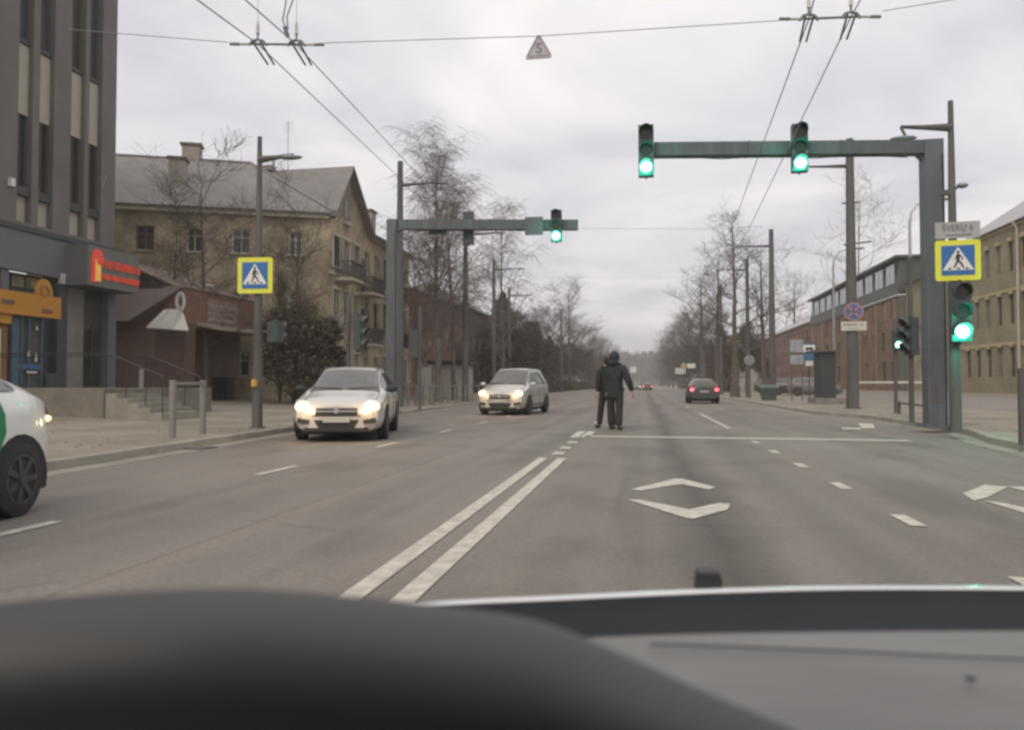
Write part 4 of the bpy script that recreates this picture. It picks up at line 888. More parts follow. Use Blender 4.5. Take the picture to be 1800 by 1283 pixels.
MB().box((29.5, 53.5, 14.6), (1.6, 2.0, 2.2)).build('chimney', mat('chimney_grey', (.4, .39, .38), .8, .1, 2), YH)
# red long building with glazed attic
OB = brick_mat('ochre_brown_brick', (.21, .12, .08), (.165, .098, .068), (.12, .1, .08), stain=.3)
G_ = block('brown_brick_block', 'long brown brick building with glazed attic storey on the right', 24.6, 78, 117, 9.9, 1, OB, TIN, 3, 3.0, 1.2, 1.9, 0, 6.5, z0w=1.2, fl=3.1, frame=None, trim=(MATS['dark_cladding'], (9.8,)))
block('red_brick_block', 'red brick building beyond the glazed attic block, behind the green bin', 24.9, 119, 172, 10.6, 1, brick_mat('faded_red_brick', (.20, .10, .075), (.165, .085, .062), (.15, .12, .1)), TIN, 3, 3.2, 1.2, 1.9, 2.6, 9, z0w=1.2, fl=3.1, frame=None)
DKF = mat('attic_frame', (.062, .070, .062), .6, .1, 2); ATG = mat('attic_glass', (.30, .36, .35), .12, .25, 1, spec=.6)
b = MB(); b.add([(24.5, 77.8, 9.95), (24.5, 117, 9.95), (24.9, 117, 13.5), (24.9, 77.8, 13.5), (31, 117, 13.5), (31, 77.8, 13.5), (31, 77.8, 9.95), (31, 117, 9.95)], [(0, 1, 2, 3), (3, 2, 4, 5), (0, 3, 5, 6), (1, 2, 4, 7)]); b.build('attic', DKF, G_)
yy_ = 79.0
b = MB(); b.b2((24.6, 0, 11.2), (24.68, 1.15, 13.1)); gl = b.mesh('attic_pane', ATG); k_ = 0
while yy_ < 115:
    o = link('attic_pane', gl, G_); o.location = (-.02, yy_, 0); yy_ += 1.3 if k_ % 2 == 0 else 2.3; k_ += 1
yy_ = 78.4
while yy_ < 117: MB().b2((24.35, yy_, .3), (24.59, yy_ + .45, 9.6)).build('pilaster', mat('dull_ochre', (.20, .15, .09), .85, .15, 2), G_); yy_ += 6.0
MB().b2((24.2, 77.3, 13.51), (31.2, 117, 13.75)).build('roof_edge', DKF, G_)
MB().b2((24.7, 77.86, .4), (31.0, 77.98, 9.9)).build('end_cladding', mat('teal_cladding', (.12, .155, .14), .6, .1, 1.5), G_)
MB().b2((25.6, 77.8, 6.4), (25.95, 77.85, 9.2)).build('end_window', mat('pale_glass', (.42, .46, .44), .3, .1, 2), G_)
for k in range(3):
    MB().b2((27.0 + k * 1.3, 77.8, 1.2), (27.6 + k * 1.3, 77.85, 3.2)).build('end_window', GLS, G_)
block('brick_block_annex', 'light yellowish building between the brick block and yellow building', 25, 64, 77, 10.8, 1, YB, TIN, 2, 2.6, 1.0, 1.8, 1.2, 6, margin=1)
block('low_grey_building', 'low pale building with flat roof far on the right behind poles', 19, 175, 215, 12.5, 1, mat('pale_wall', (.33, .33, .32), .9, .15, .5), TIN, 3, 3.4, 1.4, 1.6, .6, 10)
# small pale pavilion behind the fence on the left
q = at(797, 676, 50); t = thing('pavilion', 'small pale pavilion with dark flat roof behind the left railing', 'kiosk', (q.x, q.y, gz(q.x)))
MB().box((0, 0, 1.15), (2.2, 2.0, 2.3)).build('wall', mat('pale_panel', (.36, .34, .31), .8, .1, 2), t); MB().box((0, 0, 2.42), (2.9, 2.7, .24)).build('roof', BLK, t)
MB().box((1.0, -1.02, 1.0), (.1, .05, 1.9)).build('corner_trim', POLE, t)
for k, px in enumerate((741, 752)):
    q = at(px, 676, 46); o = MB().box((q.x, q.y, 1.15), (.42, .25, 2.0)).build('white_pillar', MATS['pale_panel'])
    tag(o, ('slim white pillar left of the tree behind the left railing', 'slim white pillar nearest the birch trunk behind the left railing')[k], 'pillar', 'slim white pillars')

# ------------------------------------------------------------------ trees
def tube3(V, Fc, pts, rads, n=3):
    o = len(V); ref = Vector((1, .3, 0))
    for i, p in enumerate(pts):
        t = (pts[min(i + 1, len(pts) - 1)] - pts[max(i - 1, 0)]); t.normalize() if t.length > 1e-9 else None
        a = ref - t * ref.dot(t)
        if a.length < .05: a = Vector((0, 1, 0)) - t * t.y
        a.normalize(); b_ = t.cross(a)
        for k in range(n): an = 6.2832 * k / n; q = p + (a * math.cos(an) + b_ * math.sin(an)) * rads[i]; V.append((q.x, q.y, q.z))
    for i in range(len(pts) - 1):
        for k in range(n): Fc.append((o + i * n + k, o + i * n + (k + 1) % n, o + (i + 1) * n + (k + 1) % n, o + (i + 1) * n + k))
def grow(seed, H, style='linden', limbs=16, subs=7, twigs=6, spread=.38, r0=.28, first=.22, gnarl=.18):
    rn = random.Random(seed); TV, TF, CV, CF = [], [], [], []
    pts = []; p = Vector((0, 0, 0)); n = 9; lean = Vector((rn.uniform(-.04, .04), rn.uniform(-.04, .04), 0))
    for i in range(n + 1):
        pts.append(p.copy()); p = p + (Vector((rn.uniform(-.04, .04), rn.uniform(-.04, .04), 1)) + lean) * (H / n)
    rad = [r0 * (1 - .93 * (i / n) ** .8) + .008 for i in range(n + 1)]; rad[0] *= 1.3
    tube3(TV, TF, pts, rad, 8)
    def on(pts_, f): i = min(int(f * (len(pts_) - 1)), len(pts_) - 2); return pts_[i].lerp(pts_[i + 1], f * (len(pts_) - 1) - i)
    def branch(p0, d, L, r, lv):
        d = d.normalized(); m = 5 if lv == 0 else (4 if lv == 1 else 3); P = [p0.copy()]; q = p0.copy()
        for i in range(m):
            if style == 'birch': d = d + Vector((rn.uniform(-.15, .15), rn.uniform(-.15, .15), (.10 if lv == 0 else -.06 if lv == 1 else -.42)))
            else: d = d + Vector((rn.uniform(-gnarl, gnarl) * 2.2, rn.uniform(-gnarl, gnarl) * 2.2, rn.uniform(-gnarl * .8, gnarl * 1.3)))
            d.normalize(); q = q + d * (L / m); P.append(q.copy())
        tube3(CV, CF, P, [max(r * (1 - .8 * i / m), .006) for i in range(m + 1)], 5 if lv == 0 else 3)
        if lv < 2:
            for k in range(subs if lv == 0 else twigs):
                f = rn.uniform(.2 if lv == 0 else .1, 1.0); b0 = on(P, f); az = rn.uniform(0, 6.283)
                side = Vector((math.cos(az), math.sin(az), rn.uniform(-.2, .6))); nd = d * (.6 if style == 'birch' else .45) + side * .8
                branch(b0, nd, L * (rn.uniform(.35, .6) if lv == 0 else rn.uniform(.4, .75)), r * (.42 if lv == 0 else .4), lv + 1)
    for k in range(limbs):
        f = first + (1 - first) * (k + rn.random()) / limbs; b0 = on(pts, min(f, .98)); az = k * 2.4 + rn.uniform(-.5, .5)
        up = (1.0 if style == 'birch' else .30) + f * (1.0 if style == 'birch' else .8)
        L = H * spread * (1.05 - .72 * abs(f - .45) ** .9) * rn.uniform(.75, 1.15)
        branch(b0, Vector((math.cos(az), math.sin(az), up)), L, max(.02, r0 * .34 * (1.1 - f)), 0)
    mk = lambda V, Fc, nm, m: (lambda me: (me.from_pydata(V, [], Fc), me.materials.append(m), me)[2])(bpy.data.meshes.new(nm))
    return mk(TV, TF, 'trunk', None), mk(CV, CF, 'crown', None)
def tree(kind, label, x, y, s=1.0, rz=0.0, tm=BARK, cm=TWIG, name='bare_tree', group='bare street trees', cat='tree'):
    t = thing(name, label, cat, (x, y, gz(x)), rz, group); t.scale = (s, s, s)
    a, b_ = kind
    for me, m in ((a, tm), (b_, cm)):
        if me.materials[0] is None: me.materials[0] = m
    link('trunk', a, t); link('crown', b_, t); return t
bir = grow(3, 15, 'birch', 36, 11, 11, .33, .26, .22)
bir2 = grow(8, 11, 'birch', 24, 9, 9, .34, .17, .2)
lin = [grow(20 + i, 11, 'linden', 13, 8, 7, .36, .28, .3, .32) for i in range(3)]
den = [grow(40 + i, 12, 'linden', 26, 9, 9, .34, .22, .12, .15) for i in range(3)]
dnd = [grow(60 + i, 12, 'linden', 30, 9, 10, .36, .22, .05, .15) for i in range(2)]
near_t = grow(91, 8.5, 'linden', 12, 8, 8, .42, .15, .22, .25)
def tpos(px, dh): q = at(px, 676, dh); return q.x, q.y
def hfor(py, x, y): return zat(py, x, y) - gz(x)
x, y = tpos(772, 42); tree(bir, 'tall weeping birch with thick trunk behind the left gantry', x, y, hfor(232, x, y) / 17.8, .4, BARKB, TWIGB, name='birch_tree', group='birches behind the left gantry')
x, y = tpos(800, 47); tree(bir2, 'weeping birch just right of the tallest birch', x, y, hfor(330, x, y) / 12.6, 1.4, BARKB, TWIGB, name='birch_tree', group='birches behind the left gantry')
x, y = tpos(885, 62); tree(bir2, 'smaller weeping birch above the minivan', x, y, hfor(372, x, y) / 12.6, 2.2, BARKB, TWIGB, name='birch_tree', group='birches behind the left gantry')
x, y = tpos(735, 48); tree(bir2, 'slender birch in front of the red brick house', x, y, hfor(410, x, y) / 12.6, .2, BARKB, TWIGB, name='birch_tree', group='birches behind the left gantry')
x, y = tpos(362, 33); tree(near_t, 'bare spreading tree before the yellow brick house', x, y, hfor(335, x, y) / 8.7, 0)
x, y = tpos(300, 34); tree(near_t, 'thin bare tree left of the spreading one, behind the brown shop roof', x, y, hfor(400, x, y) / 8.7, 2.0)
x, y = tpos(520, 34.5); tree(near_t, 'bare tree at the right part of the yellow house near wall', x, y, hfor(385, x, y) / 8.7, 4.0)
# right row
for px, dh, ty, k, lab in ((1292, 58, 398, 0, 'tall knotty bare tree, nearest of the right row'), (1345, 66, 450, 1, 'bare tree behind the tall pole beside the green bin'), (1262, 74, 450, 2, 'bare tree left of the knotty one in the right row'),
                           (1240, 90, 480, 0, 'bare tree right of the dark car, fourth in the right row')):
    x, y = tpos(px, dh); tree(lin[k], lab, x, y, hfor(ty, x, y) / 11.3, px)
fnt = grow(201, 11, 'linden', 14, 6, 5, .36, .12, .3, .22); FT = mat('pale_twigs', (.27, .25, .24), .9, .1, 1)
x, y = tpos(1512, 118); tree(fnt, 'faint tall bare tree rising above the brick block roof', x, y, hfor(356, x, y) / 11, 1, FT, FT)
x, y = tpos(1400, 150); tree(lin[1], 'faint bare tree above the far end of the brick block', x, y, hfor(500, x, y) / 11, 1)
rn = random.Random(4)
nm_ = ['nearest', 'second', 'third', 'fourth', 'fifth', 'sixth', 'seventh', 'eighth', 'ninth', 'tenth', 'eleventh', 'twelfth', 'thirteenth', 'fourteenth', 'fifteenth', 'sixteenth']
i = 0
for Y_, X_, hh in ((76, -13.5, 7.0), (84, -15, 9), (92, -13, 10), (103, -14, 10.5), (116, -14, 12), (128, -12.6, 17.0), (145, -13.5, 13), (165, -13, 13), (190, -13, 14), (215, -14, 14), (250, -14, 15), (290, -14, 16), (335, -13, 16), (385, -14, 18)):
    tree((den + dnd)[i % 5], 'bare tree of the dark left row, %s from the camera' % nm_[i], X_, Y_, hh / 12.2, rn.uniform(0, 6), cm=TWIGD, group='dense bare trees lining the left side'); i += 1
i = 0
for Y_, X_, hh in ((108, 11.0, 10.0), (122, 9.0, 11), (134, 10.5, 12.5), (148, 9.0, 14), (163, 10.0, 14), (180, 9.0, 15.5), (200, 10.5, 16), (225, 8.5, 17), (250, 9.5, 17), (290, 9, 18), (340, 9, 19), (400, 9, 20)):
    tree((dnd + den)[i % 5], 'dense bare tree of the far right row, %s from the camera' % nm_[i], X_, Y_, hh / 12.2, rn.uniform(0, 6), cm=TWIGD, group='dense bare trees lining the right side'); i += 1
# far forest
b = MB(); rn = random.Random(77)
for k in range(1500):
    x = rn.uniform(-190, 190); y = rn.uniform(555, 690); hh = rn.uniform(19, 25) + (y - 560) * .05 + abs(x) * .02
    for j in range(46):
        f = rn.random() ** .7; zc_ = hh * (.12 + .88 * f); wv = (1.15 - f) * 4.2; q = Vector((x + rn.gauss(0, .5) * wv, y + rn.gauss(0, .5) * wv, zc_)); s = rn.uniform(.7, 2.0)
        b.add([q, q + Vector((rn.uniform(-s, s), rn.uniform(-s, s), s * rn.uniform(.5, 1.8))), q + Vector((rn.uniform(-s, s), rn.uniform(-s, s), rn.uniform(-s, s)))], [(0, 1, 2)])
    b.add([(x - .25, y, 0), (x + .25, y, 0), (x, y, hh)], [(0, 1, 2)])
tag(b.build('forest', mat('forest_green', (.045, .055, .04), .9, .4, .05), fix=False), 'far dark wooded hill closing the end of the road', 'forest', kind='stuff')
hl = MB(); vs = []; nx, ny = 30, 10
for j in range(ny + 1):
    for i in range(nx + 1): vs.append((-245 + 490 * i / nx, 565 + 290 * j / ny, -.5 + (1 - math.exp(-j * 1.0)) * (19 + 3 * math.sin(i * .6))))
hl.add(vs, [(j * (nx + 1) + i, j * (nx + 1) + i + 1, (j + 1) * (nx + 1) + i + 1, (j + 1) * (nx + 1) + i) for j in range(ny) for i in range(nx)])
tag(hl.build('hill', MATS['forest_green'], fix=False), kind='structure')
# shrubs: dark dense evergreen bush by the yellow house
shrub = grow(301, 4, 'linden', 34, 9, 9, .5, .05, .03, .2)
shrub[1].materials[0] = mat('shrub_twigs', (.10, .08, .055), .9, .25, 1)
def bush(px, dh, wpx, top, label, seed, col, n=5200, name='evergreen_bush'):
    q = at(px, 676, dh); W = wpx / F * dh / 2; Hh = hfor(top, q.x, q.y); rn = random.Random(seed)
    t = thing(name, label, 'bush', (q.x, q.y, gz(q.x)), 0, 'shrubs before the yellow house'); b = MB()
    lobes = [(rn.uniform(-.6, .6) * W, rn.uniform(-.5, .5) * W, rn.uniform(.3, .8) * Hh, rn.uniform(.35, .6) * W) for _ in range(9)] + [(0, 0, Hh * .4, W * .8)]
    for k in range(n):
        L = rn.choice(lobes); d = Vector((rn.gauss(0, 1), rn.gauss(0, 1), rn.gauss(0, 1))).normalized() * L[3] * rn.gauss(.85, .2)
        p = Vector((L[0], L[1], min(L[2], Hh - L[3] * .6))) + Vector((d.x, d.y, d.z * .9))
        if p.z < .05: continue
        s = rn.uniform(.03, .10); a = Vector((rn.uniform(-1, 1), rn.uniform(-1, 1), rn.uniform(-1, 1))) * s; c = Vector((rn.uniform(-1, 1), rn.uniform(-1, 1), rn.uniform(-1, 1))) * s
        b.add([p - a, p + c, p + a, p - c], [(0, 1, 2, 3)])
    b.build('foliage', col, t, fix=False)
    link('twigs', shrub[1], t).scale = (W / 2.2, W / 2.2, Hh / 4.4)
    s_ = MB()
    for k in range(6): s_.tube([(0, 0, 0), (rn.uniform(-.6, .6) * W, rn.uniform(-.4, .4) * W, Hh * rn.uniform(.5, .9))], [.05, .015], 5)
    s_.build('stems', BARK, t)
FOL = mat('evergreen_leaves', (.075, .063, .043), .8, .4, 3); FOL2 = mat('olive_leaves', (.085, .072, .05), .8, .4, 3)
bush(533, 33, 140, 540, 'large dark evergreen bush behind the left lamp pole', 5, FOL, 13000)
bush(492, 34.5, 60, 500, 'tall narrow evergreen bush at the left of the dark bush', 6, FOL2, 6500)
bush(580, 35, 70, 590, 'low dark bush right of the large one, above the wagon roof', 7, FOL, 5000)
def conifer(seed, H=10, W=2.4, n=5200):
    rn = random.Random(seed); V, Fc = [], []
    for k in range(n):
        f = rn.random() ** .8; tier = (f * 9) % 1; r_ = W * (1 - f) ** .75 * (.55 + .45 * (1 - tier)) * math.sqrt(rn.random()) + .05; a = rn.uniform(0, 6.283)
        p = Vector((r_ * math.cos(a), r_ * math.sin(a), H * (.06 + .94 * f) - r_ * .18)); s_ = rn.uniform(.08, .26); o = len(V)
        for q in (p + Vector((rn.uniform(-1, 1), rn.uniform(-1, 1), rn.uniform(-.5, 0))) * s_, p + Vector((rn.uniform(-1, 1), rn.uniform(-1, 1), rn.uniform(-.6, .3))) * s_, p + Vector((rn.uniform(-.4, .4), rn.uniform(-.4, .4), 1)) * s_): V.append(tuple(q))
        Fc.append((o, o + 1, o + 2))
    me = bpy.data.meshes.new('crown'); me.from_pydata(V, [], Fc); me.materials.append(mat('conifer_green', (.034, .037, .030), .9, .4, 1.5))
    tm_ = MB().tube([(0, 0, 0), (0, 0, H * .9)], [.18, .03], 7).mesh('trunk', BARK); return tm_, me
def roundtree(seed, H=10, W=3.0, n=6500):
    rn = random.Random(seed); V, Fc = [], []; lob = [(rn.uniform(-.5, .5) * W, rn.uniform(-.5, .5) * W, H * rn.uniform(.35, .82), W * rn.uniform(.3, .6)) for _ in range(11)] + [(0, 0, H * .88, W * .3)]
    for k in range(n):
        L = rn.choice(lob); d = Vector((rn.gauss(0, 1), rn.gauss(0, 1), rn.gauss(0, 1))).normalized() * L[3] * rn.uniform(.3, 1.12); p = Vector(L[:3]) + d; s_ = rn.uniform(.06, .22); o = len(V)
        for q in range(3): V.append(tuple(p + Vector((rn.uniform(-1, 1), rn.uniform(-1, 1), rn.uniform(-1, 1))) * s_))
        Fc.append((o, o + 1, o + 2))
    me = bpy.data.meshes.new('crown'); me.from_pydata(V, [], Fc); me.materials.append(mat('dull_green', (.046, .044, .034), .9, .4, 1.5))
    return MB().tube([(0, 0, 0), (0, 0, H * .8)], [.18, .05], 7).mesh('trunk', BARK), me
con = [conifer(1), roundtree(2), roundtree(5, 10, 3.6), conifer(2, 10, 3.2, 3600), roundtree(9, 10, 2.6)]
def evergreens(lst, side):
    for k, (px, X_, tp) in enumerate(lst):
        Y_ = yon(px, X_); me_ = con[(k * 3 + (side == 'right')) % 5]; t = thing('evergreen_tree', 'dark leafy tree of the %s row, %s from the camera' % ({'left': 'left evergreen', 'right': 'right low evergreen'}[side], nm_[k]), 'tree', (X_, Y_, gz(X_)), k * 1.3, 'dark evergreens on the ' + side); h_ = (zat(tp, X_, Y_) - gz(X_)) / 10; w_ = h_ * (1.0, 1.25, .9, 1.4, 1.1)[k % 5]; t.scale = (w_, w_, h_)
        link('trunk', me_[0], t); link('crown', me_[1], t)
evergreens(((872, -14.5, 530), (884, -15, 516), (896, -14, 538), (912, -15.5, 540), (926, -14, 565), (944, -15, 568), (966, -13.5, 592), (985, -15, 582), (1003, -13.5, 598), (1022, -13.5, 602), (1040, -13.5, 614), (1056, -13.5, 620)), 'left')
evergreens(((1338, 14.5, 610), (1312, 14, 560), (1290, 12.5, 590), (1268, 13, 575), (1250, 12, 600), (1228, 12, 588), (1210, 11.5, 600), (1192, 11.5, 604), (1176, 11, 612)), 'right')
# low hedge line far left/right
for (X_, y0_, y1_, hh, lab) in ((-12.2, 70, 200, 1.6, 'low dark hedge along the left pavement beyond the minivan'), (10.8, 95, 230, 1.8, 'low dark hedge under the far right trees')):
    b = MB(); rn = random.Random(int(y0_))
    for k in range(9000):
        p = Vector((X_ + rn.uniform(-.7, .7), rn.uniform(y0_, y1_), .1 + rn.random() * hh)); s = .16; a = Vector((rn.uniform(-1, 1), rn.uniform(-1, 1), rn.uniform(-1, 1))) * s; c = Vector((rn.uniform(-1, 1), rn.uniform(-1, 1), rn.uniform(-1, 1))) * s
        b.add([p - a, p + c, p + a, p - c], [(0, 1, 2, 3)])
    tag(b.build('hedge', FOL, fix=False), lab, 'hedge')

# ------------------------------------------------------------------ street furniture
def railing(p0, p1, label, n=2, h=1.05, m=mat('rail_grey', (.20, .19, .175), .5, .1, 4), group='pedestrian railings', mid=True, infill=0):
    p0, p1 = Vector(p0), Vector(p1); t = thing('railing', label, 'railing', (p0.x, p0.y, p0.z), 0, group); d = p1 - p0
    for k in range(n):
        q = d * (k / (n - 1)); MB().box((q.x, q.y, h / 2), (.085, .085, h)).build('post', m, t)
    u = d.normalized(); a = math.atan2(d.y, d.x); L = d.length
    MB().box((d.x / 2, d.y / 2, h - .06), (L - .09, .05, .06), a).build('rail', m, t)
    if mid: MB().box((d.x / 2, d.y / 2, h * .38), (L - .09, .035, .045), a).build('rail', m, t)
    for k in range(infill):
        q = d * ((k + 1) / (infill + 1)); MB().box((q.x, q.y, h * .66), (.02, .02, h * .54)).build('baluster', m, t)
railing(gp(303, 770, .12), gp(356, 763, .12), 'short railing section with two posts on the left pavement, nearest', mid=False)
q0, q1 = gp(303, 770, .12), gp(356, 763, .12)
fr = [((718, 33), (756, 35)), ((762, 35.5), (800, 38)), ((806, 39), (842, 42.5))]
for k, (a_, b_) in enumerate(fr):
    pa_, pb_ = at(a_[0], 676, a_[1]), at(b_[0], 676, b_[1]); railing((pa_.x, pa_.y, .12), (pb_.x, pb_.y, .12), ('first railing section right of the left gantry', 'middle railing section in front of the pale pavilion', 'last railing section, left of the minivan')[k], 4, .98)
k = at(1580, 676, 24.5); k2 = at(1640, 676, 20.5); railing((k.x, k.y, .12), (k2.x, k2.y, .12), 'dark low railing between the signal post and right gantry', 2, .42, POLE, mid=False)
q = gp(1798, 782, .12); t = thing('bollard', 'slim dark bollard post at the right edge of the picture', 'bollard', q); MB().box((0, 0, .6), (.09, .09, 1.2)).build('post', POLE, t); MB().box((0, 0, 1.21), (.1, .1, .03)).build('cap', POLE, t)
k, k2 = at(1508, 672, 34), at(1636, 672, 32)
t = thing('barrier', 'white horizontal barrier bar behind the right signal posts', 'barrier', (k.x, k.y, .12)); d = k2 - k
b = MB(); b.box((d.x / 2, d.y / 2, k.z - .12), (Vector((d.x, d.y, 0)).length, .05, .09), math.atan2(d.y, d.x)); b.build('bar', WFR, t)
for f in (0.0, .97): MB().box((d.x * f, d.y * f, (k.z - .12) / 2 - .03), (.08, .08, k.z - .18)).build('post', POLE, t)
# bin at pole 1358
q = at(1352, 676, 46.5); t = thing('grit_bin', 'dark green tapered bin standing against the tall right pole', 'bin', (q.x - .1, q.y - .5, .12))
MB().prism([(-.35, -.3, 0), (.35, -.3, 0), (.55, -.3, .78), (-.55, -.3, .78)], (0, .8, 0)).build('body', mat('bin_green', (.04, .065, .055), .6, .15, 4), t)
MB().prism([(-.58, -.35, .79), (.58, -.35, .79), (.58, .05, .98), (-.58, .05, .98)], (0, .5, .0)).build('lid', mat('bin_lid', (.07, .12, .10), .5, .1, 4), t)
# bus stop sign
q = at(1423, 676, 40); t = thing('bus_stop_sign', 'blue and white bus stop sign on a thin post', 'road sign', (q.x, q.y, gz(q.x)))
zt = zat(603, q.x, q.y) - t.location.z; MB().tube([(0, 0.03, 0), (0, 0.03, zt)], .035, 8).build('post', POLE, t)
wd = 19 / F * 40; hh = 39 / F * 40
MB().box((0, 0, zt - hh * .40), (wd, .03, hh * .80)).build('plate', mat('bus_blue', (.05, .14, .26), .5, .05, 4), t)
MB().box((0, -.02, zt - hh * .26), (wd, .01, hh * .34)).build('white_band', SWH, t); b = MB(); b.box((0, -.03, zt - hh * .25), (wd * .66, .008, hh * .12)); b.box((-.12, -.03, zt - hh * .33), (.08, .008, .06)); b.box((.12, -.03, zt - hh * .33), (.08, .008, .06)); b.build('bus_symbol', SBK, t)
MB().box((0, -.0, zt - hh * .92), (wd * .66, .02, hh * .22)).build('number_plate', SWH, t)
# advertising column / shelter
q = at(1450, 676, 38); t = thing('bus_shelter', 'dark narrow shelter cabin behind the bus stop sign', 'shelter', (q.x, q.y, gz(q.x)))
zt = zat(620, q.x, q.y) - t.location.z; MB().box((0, 0, zt / 2), (.7, 1.6, zt)).build('cabin', mat('shelter_dark', (.04, .046, .048), .4, .1, 2), t); MB().box((-.1, 0, zt + .05), (1.3, 2.2, .1)).build('roof', POLE, t)
MB().box((.1, -.0, .15), (1.5, 1.9, .3)).build('plinth', ACON, t); MB().box((.37, -.5, zt * .5), (.04, .3, .8)).build('poster_light', SWH, t)
# information panel
q = at(1401, 676, 44); t = thing('info_board', 'grey blue information board left of the bus stop sign', 'sign', (q.x, q.y, gz(q.x)))
for z_, hh in ((zat(608, q.x, q.y), .75), (zat(632, q.x, q.y), .55)): MB().box((0, 0, z_ - t.location.z), (.75, .05, hh)).build('panel', mat('board_blue', (.26, .28, .31), .5, .3, 3), t)
for s in (-.3, .3): MB().tube([(s, .05, 0), (s, .05, 2.9)], .03, 6).build('leg', POLE, t)
# small round sign on pole 1315 etc.
def round_sign(px, py, dh, r, label, post=True, ring=MATS['faded_red'], fld=MATS['faded_blue']):
    q = at(px, py, dh); t = thing('round_sign', label, 'road sign', (q.x, q.y, q.z)); MB().disc((0, 0, 0), r, (0, -1, 0), .02, 20).build('ring', ring, t); MB().disc((0, -.022, 0), r * .78, (0, -1, 0), .005, 20).build('field', fld, t)
    if post: MB().tube([(0, .04, gz(q.x) - q.z), (0, .04, r)], .03, 6).build('post', POLE, t)
    MB().box((0, -.03, 0), (r * 1.4, .005, r * .2), tilt=Matrix.Rotation(R(45), 3, 'Y')).build('slash', ring, t)
round_sign(1317, 633, 50, .33, 'small faded round sign in front of the pole left of the bin', post=True, ring=mat('pale_ring', (.3, .27, .27), .6, .1, 4), fld=mat('grey_blue', (.17, .19, .22), .6, .1, 4))
for px, py, dh, wv, hh, col, lab in ((1215, 643, 95, 1.0, .6, SWH, 'small white rectangular sign above the dark car'), (1196, 652, 110, 1.5, .9, INSUL, 'pale distant sign left of the dark car'), (1202, 643, 105, .7, .7, mat('amber', (.4, .33, .15)), 'tiny pale diamond sign above the dark car'),
                                     (1113, 650, 120, .9, .9, SWH, 'tiny pale square crossing sign near the vanishing point'), (1236, 645, 90, .5, .7, BLU, 'small blue sign right above the dark car')):
    q = at(px, py, dh); t = thing('distant_sign', lab, 'road sign', (q.x, q.y, gz(q.x)), 0, 'distant road signs')
    MB().box((0, 0, q.z - t.location.z), (wv, .04, hh), tilt=Matrix.Rotation(R(45), 3, 'Y') if 'diamond' in lab else None).build('plate', col, t); MB().tube([(0, .05, 0), (0, .05, q.z - t.location.z)], .04, 6).build('post', POLE, t)
# A-board and planter near the steps
q = gp(322, 712, .3); t = thing('pavement_board', 'pale folding board standing beside the entrance steps', 'sign board', (q.x, q.y, gz(q.x)))
MB().box((0, 0, .32), (.55, .06, .6), tilt=Matrix.Rotation(R(-10), 3, 'X')).build('front_panel', mat('board_pink', (.30, .24, .2), .7, .1, 3), t); MB().box((0, .22, .32), (.55, .06, .6), tilt=Matrix.Rotation(R(10), 3, 'X')).build('rear_panel', MATS['board_pink'], t)

